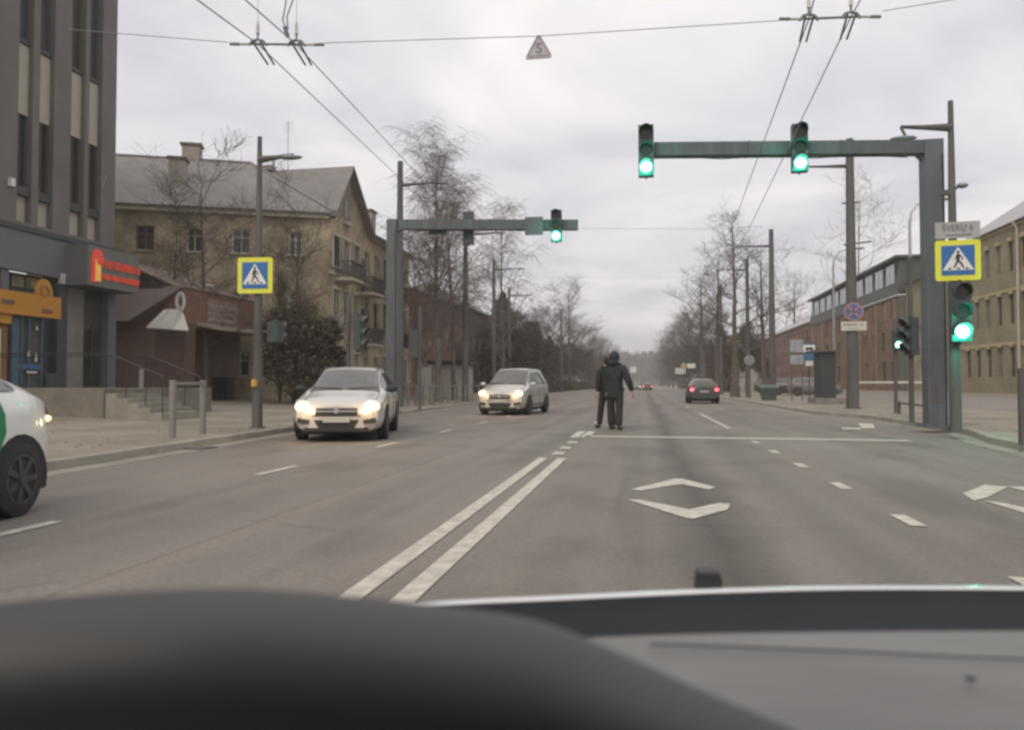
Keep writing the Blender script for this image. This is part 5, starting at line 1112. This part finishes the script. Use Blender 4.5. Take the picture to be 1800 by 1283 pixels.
# ------------------------------------------------------------------ cars
def cr(a, b_, c, d, t): return .5 * ((2 * b_) + (-a + c) * t + (2 * a - 5 * b_ + 4 * c - d) * t * t + (-a + 3 * b_ - 3 * c + d) * t ** 3)
def car(label, st, L, paint, loc, rz, wheels=(-1.35, 1.3), wr=.32, front_on=True, rear_on=False, rails=False, style='wagon', glass_u=(3.15, 5.0), side_u=((4.1, 5.9), (6.05, 7.0), (7.15, 8.2)), rear_u=(9.1, 9.9), driver=False, group='cars on the road', mirror=True, detail=True):
    t = thing('parked_car' if 'parked' in label else 'car', label, 'car', loc, rz, group)
    G = []
    for (y, zl, zb, hw, zt, tw) in st:
        G.append([(0, zl), (.78 * hw, zl), (.96 * hw, zl + .13), (hw, zl + (zb - zl) * .55), (.965 * hw, zb), (tw, zt - .055 - (.02 if zt > 1.2 else 0)), (tw * .86, zt - .008), (0, zt + .018)])
    ys_ = [s[0] for s in st]; nS = len(st)
    def S(u, v):
        sg = -1 if v < 0 else 1; v = abs(v); i = min(int(u), nS - 2); tu = u - i; j = min(int(v), 6); tv = v - j
        I = [max(0, i - 1), i, i + 1, min(nS - 1, i + 2)]
        def row(ii):
            J = [j - 1, j, j + 1, j + 2]; P = []
            for jj in J:
                if jj < 0: q = (-G[ii][1][0], G[ii][1][1])
                elif jj > 7: q = (-G[ii][6][0], G[ii][6][1])
                else: q = G[ii][jj]
                P.append(q)
            if j == 0: P[0] = (-P[2][0], P[2][1])
            return [cr(P[0][k], P[1][k], P[2][k], P[3][k], tv) for k in (0, 1)]
        rows = [row(ii) for ii in I]; k_ = .6
        xz = [cr(rows[0][k], rows[1][k], rows[2][k], rows[3][k], tu) * k_ + (rows[1][k] * (1 - tu) + rows[2][k] * tu) * (1 - k_) for k in (0, 1)]
        y = ys_[i] * (1 - tu) + ys_[i + 1] * tu
        return Vector((sg * xz[0], y, xz[1]))
    # body shell
    nu, sub = nS - 1, 3; U_ = [i / sub for i in range(nu * sub + 1)]; V_ = [k / 2 for k in range(0, 15)]
    loop = V_ + [-v for v in V_[-2:0:-1]]; b = MB(); vs = [S(u, v) for u in U_ for v in loop]; n = len(loop)
    fs = [(i * n + k, i * n + (k + 1) % n, (i + 1) * n + (k + 1) % n, (i + 1) * n + k) for i in range(len(U_) - 1) for k in range(n)]
    fs += [tuple(range(n)), tuple((len(U_) - 1) * n + k for k in range(n - 1, -1, -1))]
    b.add(vs, fs); autosmooth(b.build('body', paint, t), 38)
    def patch(name, u0, u1, v0, v1, m, off=.008, parent=None, nu_=6, nv=4, taper=0):
        b = MB(); vs = []
        for i in range(nu_ + 1):
            for k in range(nv + 1):
                u = u0 + (u1 - u0) * i / nu_; v = v0 + (v1 - v0) * k / nv
                if taper: u += taper * (k / nv)
                p = S(u, v); e_ = .05
                du = S(min(u + e_, nS - 1.001), v) - S(max(u - e_, 0), v); dv = S(u, v + e_ if abs(v + e_) <= 7 else v) - S(u, v - e_ if abs(v - e_) <= 7 else v)
                nn = du.cross(dv); nn.normalize()
                ctr = Vector((0, p.y, .7)); 
                if nn.dot(p - ctr) < 0: nn = -nn
                vs.append(p + nn * off)
        b.add(vs, [(i * (nv + 1) + k, i * (nv + 1) + k + 1, (i + 1) * (nv + 1) + k + 1, (i + 1) * (nv + 1) + k) for i in range(nu_) for k in range(nv)])
        o = b.build(name, m, parent or t, smooth=True, fix=False); return o
    def cross_patch(name, u0, u1, v0, m, off=.008):
        b = MB(); vs = []; vv = [v0 + (7 - v0) * k / 4 for k in range(5)]; full = vv + [-v for v in vv[-2::-1]]; nu_ = 8
        for i in range(nu_ + 1):
            for v in full:
                u = u0 + (u1 - u0) * i / nu_; p = S(u, v); q1_, q0_ = S(min(u + .05, nS - 1.001), v), S(max(u - .05, 0), v); d_ = (q1_ - q0_).normalized(); nn = Vector((0, -d_.z, d_.y)); 
                if nn.z < 0: nn = -nn
                vs.append(p + nn * off)
        m_ = len(full); b.add(vs, [(i * m_ + k, i * m_ + k + 1, (i + 1) * m_ + k + 1, (i + 1) * m_ + k) for i in range(nu_) for k in range(m_ - 1)])
        return b.build(name, m, t, smooth=True, fix=False)
    cross_patch('windscreen_seal', glass_u[0] - .06, glass_u[1] + .06, 5.06, BLK, .004)
    ws = cross_patch('windscreen', glass_u[0], glass_u[1], 5.12, AUTOG)
    cross_patch('rear_window', rear_u[0], rear_u[1], 5.2, AUTOG)
    for s in (1, -1):
        for k, (a_, b__) in enumerate(side_u):
            patch('side_window', a_, b__, s * 4.12, s * 4.86, AUTOG)
    hwm = max(s[3] for s in st)
    # wheels
    for wy in wheels:
        for s in (1, -1):
            b = MB(); rA = wr + .065; zc_ = wr; n = 22; pts = []
            for k in range(n):
                a_ = 2 * math.pi * k / n; pz = zc_ + rA * math.sin(a_); pts.append((s * (hwm - .05), wy + rA * math.cos(a_), max(pz, .19)))
            b.prism(pts, (s * .058, 0, 0)); b.build('wheel_arch', RUB, t)
            w_ = MB(); prof = [(-.10, wr * .93), (-.085, wr), (.085, wr), (.10, wr * .93), (.10, wr * .66)]; n = 24; vs = []; xc = s * (hwm - .085)
            for px_, r_ in prof:
                for k in range(n): a_ = 2 * math.pi * k / n; vs.append((xc + s * px_, wy + r_ * math.cos(a_), wr + r_ * math.sin(a_)))
            w_.add(vs, [(j * n + k, j * n + (k + 1) % n, (j + 1) * n + (k + 1) % n, (j + 1) * n + k) for j in range(4) for k in range(n)]); wo_ = autosmooth(w_.build('wheel', RUB, t))
            r = MB(); r.disc((xc + s * .085, wy, wr), wr * .66, (s, 0, 0), .004, 20)
            r.build('rim_shadow', BLK, wo_); r = MB()
            for k in range(7):
                a_ = 2 * math.pi * k / 7; r.box((xc + s * .097, wy + math.cos(a_) * wr * .34, wr + math.sin(a_) * wr * .34), (.014, wr * .58, wr * .16), tilt=Matrix.Rotation(a_, 3, 'X'))
            r.disc((xc + s * .09, wy, wr), wr * .16, (s, 0, 0), .025, 12)
            for k in range(24):
                a_ = 2 * math.pi * k / 24; r.box((xc + s * .096, wy + math.cos(a_) * wr * .64, wr + math.sin(a_) * wr * .64), (.016, wr * .18, wr * .07), tilt=Matrix.Rotation(a_ + R(90), 3, 'X'))
            r.build('rim', mat('rim_alloy', (.075, .075, .075), .5, .2, 5, metal=.4), wo_)
    # underbody
    MB().b2((-hwm * .8, ys_[0] + .25, .14), (hwm * .8, ys_[-1] - .25, .23)).build('underbody', RUB, t)
    yF, yR = ys_[0], ys_[-1]
    hl = mat('headlamp_lit', (.9, .85, .7), .3, 0, 5, emit=(1, .70, .33), es=1.5) if front_on else mat('headlamp_off', (.5, .5, .5), .2, .1, 5)
    if front_on or detail:
        for s in (1, -1):
            o = patch('headlight', .55, 2.15, s * 4.0, s * 5.0, mat('lamp_glass', (.42, .42, .42), .15, .1, 5), .012)
            if front_on:
                autosmooth(MB().ball((s * st[1][3] * .84, yF + .13, st[1][2] - .00), (.16, .13, .11), 12, 8).build('lit_bulb', hl, o))
                if detail:
                    l_ = bpy.data.lights.new('headlamp', 'POINT'); l_.energy = 7; l_.color = (1, .66, .32); l_.shadow_soft_size = .12; lo_ = bpy.data.objects.new('headlamp', l_); C.objects.link(lo_); lo_.parent = t; lo_.location = (s * st[1][3] * .84, yF - .28, st[1][2])
        wv = st[0][3]; zz = st[0][2]
        g = MB(); g.box((0, yF - .012, zz - .03), (wv * 1.25, .03, .14)); g.build('grille', BLK, t)
        g = MB(); g.box((0, yF - .03, zz - .015), (wv * 1.2, .02, .03)); g.build('chrome_bar', mat('chrome', (.6, .6, .6), .25, .05, 5, metal=.8), t)
        b = MB(); b.disc((0, yF - .04, zz - .01), .05, (0, -1, 0), .01, 14); b.build('badge', MATS['chrome'], t)
        b = MB(); b.prism([(-.42, yF - .015, .42), (.42, yF - .015, .42), (.33, yF - .015, .27), (-.33, yF - .015, .27)], (0, .03, 0)); b.build('lower_intake', BLK, t)
        b = MB(); b.box((0, yF - .035, zz - .17), (.5, .015, .11)); b.build('number_plate', mat('plate_pale', (.36, .36, .34), .5, .1, 5), t)
        b = MB(); b.box((0, yF + .02, .235), (wv * 1.9, .07, .07)); b.build('bumper_lip', BLK, t)
        for s in (1, -1):
            b = MB(); b.prism([(s * .50, yF + .008, .42), (s * .72, yF + .05, .46), (s * .74, yF + .05, .37), (s * .52, yF + .008, .34)], (0, -.03, 0)); b.build('fog_recess', BLK, t)
    for s in (1, -1):
        o = patch('taillight', nS - 2.6, nS - 1.15, s * 3.75, s * 4.6, mat('tail_red', (.35, .03, .03), .3, .1, 5), .012)
        if rear_on: autosmooth(MB().ball((s * st[-2][3] * .86, yR - .03, st[-1][2] - .02), (.13, .05, .10), 12, 8).build('lit_bulb', mat('tail_lit', (.8, .1, .1), .4, 0, 5, emit=(1, .10, .13), es=3.0), o))
    b = MB(); b.box((0, yR + .012, st[-1][2] - .12), (.52, .015, .11)); b.build('rear_number_plate', MATS['plate_pale'] if 'plate_pale' in MATS else SWH, t)
    if mirror:
        for s in (1, -1):
            p = S(4.0, s * 4.3); MB().ball((s * (abs(p.x) + .12), p.y - .02, p.z + .05), (.12, .07, .075), 10, 6).build('mirror', BLK if style == 'wagon' else paint, t, smooth=True)
    if detail:
        wp = MB()
        for s_ in (1, -1):
            P_ = [S(3.2 + .5 * f_, (6.9 - 1.0 * f_) * s_) + EZ * .02 for f_ in (0, .5, 1)]; wp.tube(P_, .008, 4)
        wp.build('wiper', BLK, t); hs__ = MB()
        for s_ in (1, -1): hs__.tube([S(u_, 5.05 * s_) + EZ * .004 for u_ in (.9, 1.5, 2.2, 2.9, 3.1)], .006, 4)
        hs__.build('bonnet_seam', BLK, t)
        MB().box((0, yF - .012, .50), (.9, .02, .012)).build('bumper_crease', BLK, t)
    # seams
    if detail:
        for s in (1, -1):
            b = MB()
            for u in (3.9, 5.98, 7.1):
                P_ = [S(u, s * v) + Vector((s * .004, 0, 0)) for v in (1.9, 2.4, 3, 3.5, 4.05)]; b.tube(P_, .006, 4)
            b.build('door_seam', BLK, t)
            for u in (5.65, 6.85):
                p = S(u, s * 3.75); MB().box((s * (abs(p.x) + .015), p.y, p.z), (.03, .17, .035)).build('door_handle', paint, t)
            p0, p1 = S(3.2, s * 2.1), S(8.4, s * 2.1); b = MB(); b.tube([p0 + Vector((s * .01, 0, 0)), p1 + Vector((s * .01, 0, 0))], .025, 6); b.build('sill_trim', BLK, t)
    if rails:
        for s in (1, -1): MB().tube([S(5.2, s * 5.6) + EZ * .0, S(5.5, s * 5.6) + EZ * .05, S(8.2, s * 5.6) + EZ * .05, S(8.5, s * 5.6)], .018, 6).build('roof_rail', BLK, t)
    return t
WAG = [(-2.25, .26, .60, .62, .665, .46), (-2.17, .21, .665, .76, .73, .60), (-1.9, .2, .75, .85, .82, .68), (-1.15, .2, .88, .87, .955, .70), (-.95, .2, .905, .875, 1.06, .70), (-.28, .2, .93, .878, 1.39, .60), (.2, .2, .945, .878, 1.46, .60), (.9, .2, .955, .878, 1.475, .60), (1.55, .2, .97, .87, 1.44, .59), (1.95, .22, .98, .84, 1.38, .57), (2.17, .26, .95, .79, 1.05, .62), (2.23, .3, .82, .76, .93, .58)]
MPV = [(-2.13, .26, .66, .62, .72, .46), (-2.05, .21, .73, .76, .80, .60), (-1.8, .2, .82, .84, .90, .66), (-1.25, .2, .93, .868, 1.03, .70), (-1.05, .2, .95, .87, 1.13, .70), (-.35, .2, .97, .873, 1.55, .60), (.2, .2, .98, .873, 1.62, .60), (.9, .2, .99, .873, 1.63, .60), (1.5, .2, 1.0, .868, 1.60, .59), (1.85, .22, 1.0, .85, 1.54, .57), (2.08, .26, .98, .80, 1.10, .64), (2.14, .3, .85, .77, .96, .6)]
HAT = [(-2.05, .26, .60, .62, .665, .46), (-1.97, .21, .665, .76, .73, .60), (-1.7, .2, .75, .84, .82, .68), (-1.0, .2, .88, .86, .955, .70), (-.8, .2, .905, .865, 1.06, .70), (-.15, .2, .93, .865, 1.38, .58), (.3, .2, .945, .865, 1.44, .58), (.9, .2, .955, .865, 1.44, .57), (1.35, .2, .97, .86, 1.40, .56), (1.65, .22, .98, .84, 1.34, .54), (1.95, .26, .96, .79, 1.04, .60), (2.02, .3, .82, .76, .93, .56)]
SILV = mat('silver_paint', (.50, .49, .47), .32, .04, 2, metal=.25, coat=.6, spec=.5); GREY = mat('warm_silver_paint', (.44, .43, .41), .32, .04, 2, metal=.25, coat=.6)
DARKP = mat('dark_paint', (.045, .048, .05), .35, .1, 2, coat=.5); WHP = mat('white_paint', (.72, .73, .70), .3, .03, 2, coat=.7)
# silver wagon: front corners at about (-6.8,13.4) and (-5.1,...)
yw = R(15); fc = (gp(534, 774) + gp(668, 769)) / 2
hx, hy = math.sin(yw), -math.cos(yw)
ctr = Vector((fc.x - hx * 1.38, fc.y - hy * 1.38, 0)); 
car('silver estate car with headlights on, nearest oncoming car', WAG, 4.5, SILV, (ctr.x, ctr.y, 0), yw, wheels=(-1.38, 1.32), rails=True)
fz = at(888, 676, 26.2); car('silver minivan with headlights on behind the estate car', MPV, 4.3, GREY, (fz.x, fz.y + 2.13, 0), R(-5), wheels=(-1.3, 1.4), style='mpv')['label']
for o_ in C.objects:
    if o_.get('label', '').startswith('silver minivan'): o_.scale = (1.03, 1.03, 1.05)
fd = at(1238, 676, 42.5); car('dark hatchback with red tail lights lit in the right lane', HAT, 4.1, DARKP, (fd.x, fd.y + 2, 0), math.pi, wheels=(-1.25, 1.25), front_on=False, rear_on=True, style='hatch')
# white car at left edge (rear quarter shows)
WHC = [(-2.15, .26, .60, .62, .665, .46), (-2.05, .21, .665, .76, .73, .60), (-1.7, .2, .75, .84, .84, .68), (-.9, .2, .90, .86, 1.0, .70), (-.7, .2, .92, .865, 1.10, .68), (.05, .2, .95, .868, 1.44, .56), (.5, .2, .965, .868, 1.48, .56), (.95, .2, .98, .868, 1.45, .55), (1.35, .2, .99, .865, 1.35, .54), (1.66, .22, .99, .85, 1.16, .56), (1.90, .24, .93, .80, 1.0, .60), (2.03, .28, .78, .74, .88, .55), (2.07, .34, .70, .68, .76, .5)]
rw = gp(42, 908)
rl_ = R(13); ox_, oy_ = .86 * math.cos(rl_) - 1.42 * math.sin(rl_), .86 * math.sin(rl_) + 1.42 * math.cos(rl_)
ct = car('white car with green side panel cut off by the left edge', WHC, 4.4, WHP, (rw.x - ox_ - .05, rw.y - oy_, 0), rl_, wheels=(-1.3, 1.42), wr=.305, front_on=False, mirror=True, style='mpv', side_u=((4.0, 5.6), (5.75, 6.9), (7.0, 8.25)), rear_u=(8.3, 9.9))
MB().prism([(.874, .5, .25), (.874, 1.03, .25), (.874, 1.10, .50), (.874, 1.20, .70), (.868, 1.19, .85), (.862, 1.12, .96), (.862, .5, .96)], (.012, 0, 0)).build('green_panel', mat('taxi_green', (.02, .20, .10), .4, .05, 4), ct)
autosmooth(MB().ball((.77, 1.93, .78), (.05, .06, .035), 10, 6).build('corner_lamp', mat('warm_lamp', (.8, .7, .5), .4, 0, 4, emit=(1, .8, .5), es=.8), ct))
# parked cars far right, distant cars
for k, (px, dh, rz, pt, lab) in enumerate(((1395, 66, R(80), DARKP, 'dark parked car behind the bus stop, left of the pair'), (1432, 60, R(75), mat('dull_grey_paint', (.14, .14, .145), .4, .1, 2), 'grey parked car behind the bus stop sign'), (1360, 80, R(90), DARKP, 'dark parked car behind the green bin'))):
    q = at(px, 676, dh); car(lab, HAT, 4.1, pt, (q.x, q.y, gz(q.x)), rz, wheels=(-1.25, 1.25), front_on=False, group='parked cars', detail=False)
q = at(1119, 679, 150); car('distant oncoming car with white headlights at the vanishing point', HAT, 4.1, DARKP, (q.x, q.y, 0), 0, wheels=(-1.25, 1.25), detail=False)
q = at(1138, 679, 140); car('distant car with red tail lights at the vanishing point', HAT, 4.1, DARKP, (q.x, q.y, 0), math.pi, wheels=(-1.25, 1.25), front_on=False, rear_on=True, detail=False)

# ------------------------------------------------------------------ people
def skin_mesh(name, verts, edges, radii, m, parent, root=0, sub=2):
    me = bpy.data.meshes.new(name); me.from_pydata([Vector(v) for v in verts], edges, []); o = bpy.data.objects.new(name, me); C.objects.link(o)
    md = o.modifiers.new('skin', 'SKIN'); sv = me.skin_vertices[0].data
    for i, r in enumerate(radii): sv[i].radius = (r, r) if isinstance(r, (int, float)) else r
    for i in range(len(verts)): sv[i].use_root = (i == root)
    s = o.modifiers.new('sub', 'SUBSURF'); s.levels = s.render_levels = sub
    bpy.context.view_layer.update(); nm2 = bpy.data.meshes.new_from_object(o.evaluated_get(bpy.context.evaluated_depsgraph_get()))
    bpy.data.objects.remove(o); nm2.materials.clear(); nm2.materials.append(m); nm2.shade_smooth(); r = link(name, nm2, parent); return r
SKIN = mat('skin', (.38, .24, .17), .6, .08, 8); COAT = mat('navy_coat', (.022, .027, .033), .85, .25, 9, bump=.4); TRS = mat('dark_trousers', (.032, .032, .033), .85, .2, 9, bump=.3); HAIR = mat('dark_hair', (.03, .025, .02), .8, .3, 20)
def person(loc, rz, label, H=1.83, wide=1.0, arms=((.30, -.02), (-.30, .04)), stride=.10, hood=True):
    """local: faces -Y. joints for a 1.8 m adult"""
    t = thing('person', label, 'person', loc, rz); k = H / 1.8; t.scale = (k * wide ** .3, k * wide ** .3, k)
    V = [(0, 0, .96), (0, 0, 1.15), (0, .01, 1.36), (0, .0, 1.50), (0, -.015, 1.60), (0, -.02, 1.72),
         (.10, 0, .90), (.115, -stride * .5, .50), (.12, -stride, .09), (.13, -stride - .12, .05),
         (-.10, 0, .90), (-.11, stride * .4, .50), (-.115, stride, .09), (-.135, stride - .13, .05),
         (.20, 0, 1.42), (.20 + arms[0][0] * .45, .02, 1.15), (.20 + arms[0][0] * .8, arms[0][1], .90),
         (-.20, 0, 1.42), (-.20 + arms[1][0] * .35, .02, 1.14), (-.20 + arms[1][0] * .45, arms[1][1], .88)]
    Ed = [(0, 1), (1, 2), (2, 3), (3, 4), (4, 5), (0, 6), (6, 7), (7, 8), (8, 9), (0, 10), (10, 11), (11, 12), (12, 13), (2, 14), (14, 15), (15, 16), (2, 17), (17, 18), (18, 19)]
    Rr = [.13, .12, .13, .055, .075, .07, .085, .058, .042, .035, .085, .058, .042, .035, .055, .042, .03, .055, .042, .03]
    body = skin_mesh('body', V, Ed, Rr, SKIN, t)
    # head features
    h = MB(); h.ball((0, -.02, 1.675), (.078, .095, .118), 14, 10); h.ball((0, -.118, 1.665), (.014, .018, .022), 8, 6)
    for s in (1, -1): h.ball((s * .078, -.01, 1.67), (.012, .02, .03), 8, 6)
    h.build('head', SKIN, t, smooth=True)
    e_ = MB(); [e_.ball((s * .03, -.108, 1.69), (.012, .008, .008), 8, 5) for s in (1, -1)]; e_.ball((0, -.110, 1.625), (.022, .006, .006), 8, 5); e_.build('face_details', HAIR, t)
    hr = MB(); hr.ball((0, .008, 1.70), (.09, .10, .115), 12, 8); hr.build('hair', HAIR, t, smooth=True)
    # coat: torso, hood, sleeves
    CV = [(0, .005, .70), (0, .005, .95), (0, .01, 1.18), (0, .015, 1.38), (0, .01, 1.50), (0, .02, 1.56)] + [V[14], V[15], tuple(Vector(V[15]).lerp(Vector(V[16]), .92)), V[17], V[18], tuple(Vector(V[18]).lerp(Vector(V[19]), .92))]
    CR = [(.20, .16), (.195, .155), (.19, .15), (.195, .145), (.13, .10), (.11, .09), .10, .082, .062, .10, .082, .062]
    coat = skin_mesh('coat', CV, [(0, 1), (1, 2), (2, 3), (3, 4), (4, 5), (3, 6), (6, 7), (7, 8), (3, 9), (9, 10), (10, 11)], CR, COAT, t, root=1)
    if hood:
        hd = MB(); hd.ball((0, .03, 1.69), (.115, .115, .145), 14, 10); hd.ball((0, .08, 1.56), (.14, .09, .08), 12, 8); hd.build('hood', COAT, coat, smooth=True)
    TV = [(0, 0, .92), V[6], V[7], (V[8][0], V[8][1], .07), V[10], V[11], (V[12][0], V[12][1], .07)]
    skin_mesh('trousers', TV, [(0, 1), (1, 2), (2, 3), (0, 4), (4, 5), (5, 6)], [.13, .115, .085, .078, .115, .085, .078], TRS, t)
    for q in (8, 12):
        b = MB(); b.ball((V[q][0], V[q][1] - .07, .045), (.052, .145, .048), 12, 8); b.build('shoe', BLK, t, smooth=True)
    for (wrist, elbow) in ((16, 15), (19, 18)):
        w_ = Vector(V[wrist]); d = (w_ - Vector(V[elbow])).normalized(); sx = 1 if w_.x > 0 else -1
        hv = [w_, w_ + d * .05, w_ + d * .09]; side = Vector((0, -1, 0)); hV = [tuple(p) for p in hv]; hE = [(0, 1), (1, 2)]; hR = [.026, .034, .032]
        for f in range(4):
            b0 = w_ + d * .09 + side * (.03 - f * .02); ln = (.062, .075, .07, .055)[f]; i0 = len(hV)
            hV += [tuple(b0 + d * .012), tuple(b0 + d * ln * .55 + Vector((-sx * .008, 0, 0))), tuple(b0 + d * ln + Vector((-sx * .026, 0, 0)))]; hE += [(2, i0), (i0, i0 + 1), (i0 + 1, i0 + 2)]; hR += [.0095, .009, .007]
        i0 = len(hV); hV += [tuple(w_ + d * .04 + side * .035), tuple(w_ + d * .075 + side * .058)]; hE += [(1, i0), (i0, i0 + 1)]; hR += [.012, .009]
        skin_mesh('hand', hV, hE, hR, SKIN, t, root=0, sub=1)
    return t
pA = gp(1079, 755)
person((pA.x + .03, pA.y, 0), R(160), 'person in a long dark hooded coat standing on the road, seen from behind', 1.86, 1.25, arms=((-.02, .02), (-.36, -.10)), stride=.06)
person((pA.x - .20, pA.y + .55, 0), R(215), 'second person in dark clothes half hidden behind the hooded one', 1.78, 1.0, arms=((.10, .0), (-.10, .0)), stride=.16, hood=False)

# ------------------------------------------------------------------ the car that the picture is taken from
EGO = thing('own_car', 'interior and bonnet edge of the car in the foreground', 'car', (0, 0, 0))
DASH = mat('dash_grey', (.165, .162, .162), .6, .14, 2.2, bump=.05, stretch=(1, 4, 1)); WHL = mat('wheel_black', (.026, .026, .028), .62, .06, 4, spec=1.0); COWL = mat('cowl_dark', (.022, .026, .031), .75, .1, 3, spec=.15); HOOD = mat('hood_paint', (.55, .56, .58), .25, .03, 2, metal=.3, coat=.6)
def surf(name, rows, m, smooth=True, solid=0.0, parent=EGO):
    b = MB(); n = len(rows[0]); b.add([p for r in rows for p in r], [(i * n + k, i * n + k + 1, (i + 1) * n + k + 1, (i + 1) * n + k) for i in range(len(rows) - 1) for k in range(n - 1)])
    o = b.build(name, m, parent, smooth=smooth)
    if solid: md = o.modifiers.new('s', 'SOLIDIFY'); md.thickness = solid; md.offset = -1 
    return o
def crv(ctrl, n=40):
    """smooth curve through pixel control points (px,py,dh)"""
    out = []
    for i in range(n + 1):
        f = i / n * (len(ctrl) - 1); k = min(int(f), len(ctrl) - 2); t_ = f - k; P = [ctrl[max(k - 1, 0)], ctrl[k], ctrl[k + 1], ctrl[min(k + 2, len(ctrl) - 1)]]
        q = [cr(P[0][j], P[1][j], P[2][j], P[3][j], t_) for j in range(3)]; out.append(at(*q))
    return out
crest = crv([(250, 1105, 1.45), (660, 1064, 1.5), (1000, 1047, 1.53), (1250, 1036, 1.56), (1500, 1030, 1.6), (1800, 1031, 1.64), (2100, 1036, 1.66)])
surf('bonnet', [[p + Vector((0, .85, -.42)) for p in crest], [p + Vector((0, .45, -.17)) for p in crest], [p + Vector((0, .15, -.040)) for p in crest], [p + Vector((0, .02, -.002)) for p in crest], crest, [p + Vector((0, -.012, -.004)) for p in crest]], HOOD)
surf('cowl', [[p + Vector((0, -.012, -.006)) for p in crest], [p + Vector((0, -.03, -.022)) for p in crest], [p + Vector((0, -.25, -.05)) for p in crest], [p + Vector((0, -.60, -.07)) for p in crest]], COWL)
# bonnet-edge knob
kq = at(1246, 1022, 1.62); b = MB(); s = .029
b.prism([(kq.x - s, kq.y, kq.z - .03), (kq.x + s, kq.y, kq.z - .03), (kq.x + s, kq.y, kq.z + .008), (kq.x + s * .7, kq.y, kq.z + .02), (kq.x - s * .75, kq.y, kq.z + .02), (kq.x - s * .95, kq.y, kq.z + .008)], (0, .05, 0)); o = b.build('washer_nozzle', BLK, EGO); md = o.modifiers.new('b', 'BEVEL'); md.width = .004; md.segments = 2
de = crv([(200, 1190, .98), (700, 1140, 1.0), (1000, 1122, 1.02), (1300, 1112, 1.03), (1800, 1108, 1.05), (2200, 1110, 1.06)])
surf('dashboard', [[p + Vector((0, .03, -.06)) for p in de], [p + Vector((0, .012, -.012)) for p in de], de, [p + Vector((0, -.03, .004)) for p in de], [p + Vector((0, -.15, .006)) for p in de], [p + Vector((0, -.35, .0)) for p in de], [p + Vector((0, -.50, -.02)) for p in de], [p + Vector((0, -.56, -.12)) for p in de]], DASH)
def onsurf(px, py):  # point on the dash top
    return at(px, py, (CH - (at(1300, 1112, 1.03).z + .006)) / ((py - 676) / F))
sm = [onsurf(*p) + EZ * .0015 for p in ((1143, 1134), (1300, 1139), (1500, 1147), (1700, 1157), (1900, 1164))]
MB().tube(sm, .0016, 5).build('seam', BLK, EGO)
pn = onsurf(1706, 1195)
MB().box(pn + EZ * .002, (.009, .007, .003)).build('clip', BLK, EGO)
# instrument hood and steering wheel top, close to the camera
ic = crv([(-260, 1120, .60), (-60, 1070, .60), (180, 1046, .60), (400, 1038, .60), (600, 1050, .61), (800, 1072, .62), (950, 1098, .63), (1080, 1150, .63), (1230, 1218, .62), (1420, 1300, .61), (1560, 1370, .6)], 60)
rows = []
for a_ in range(-70, 116, 15):
    rr_ = .055; rows.append([p + Vector((0, rr_ * -math.sin(R(a_)), rr_ * (math.cos(R(a_)) - 1))) for p in ic])
rows.append([p + Vector((0, -.03, -.12)) for p in ic]); rows.append([p + Vector((0, -.01, -.45)) for p in ic])
surf('steering_wheel', rows, WHL)
# cabin: roof, pillars, doors, rear shelf - all outside the picture
CAB = mat('cabin_lining', (.10, .10, .10), .8, .05, 3)
b = MB(); b.b2((-.62, -2.1, 1.37), (.62, .10, 1.41)); b.build('roof', CAB, EGO)
for s in (-1, 1):
    MB().tube([(s * .62, .10, 1.37), (s * .84, .74, .80)], .035, 8).build('pillar', CAB, EGO)
    MB().b2((s * .86, -1.9, .25), (s * .90, .70, .84)).build('door', CAB, EGO)
MB().b2((-.85, -2.0, .3), (.85, -.95, .95)).build('rear_seat', CAB, EGO)
MB().b2((-.25, -.75, .3), (.25, -.5, 1.0)).build('front_seat', CAB, EGO) if False else None
for s in (-1, 1):
    o = MB().b2((s * .16 if s > 0 else -.62, -.85, .3), (.62 if s > 0 else -.16, -.62, 1.02)).build('seat_back', CAB, EGO)

# ------------------------------------------------------------------ haze
b = MB().b2((-255, -56, -1.2), (255, 870, 46)); hz = b.build('haze', None)
hm = bpy.data.materials.new('haze'); hm.use_nodes = True; n = hm.node_tree; n.nodes.clear()
pv = n.nodes.new('ShaderNodeVolumePrincipled'); pv.inputs['Density'].default_value = .0008; pv.inputs['Color'].default_value = (.90, .88, .86, 1)
oo = n.nodes.new('ShaderNodeOutputMaterial'); n.links.new(pv.outputs[0], oo.inputs['Volume']); hz.data.materials.append(hm)
tag(hz, 'thin pale haze over the whole street', 'haze', kind='stuff')
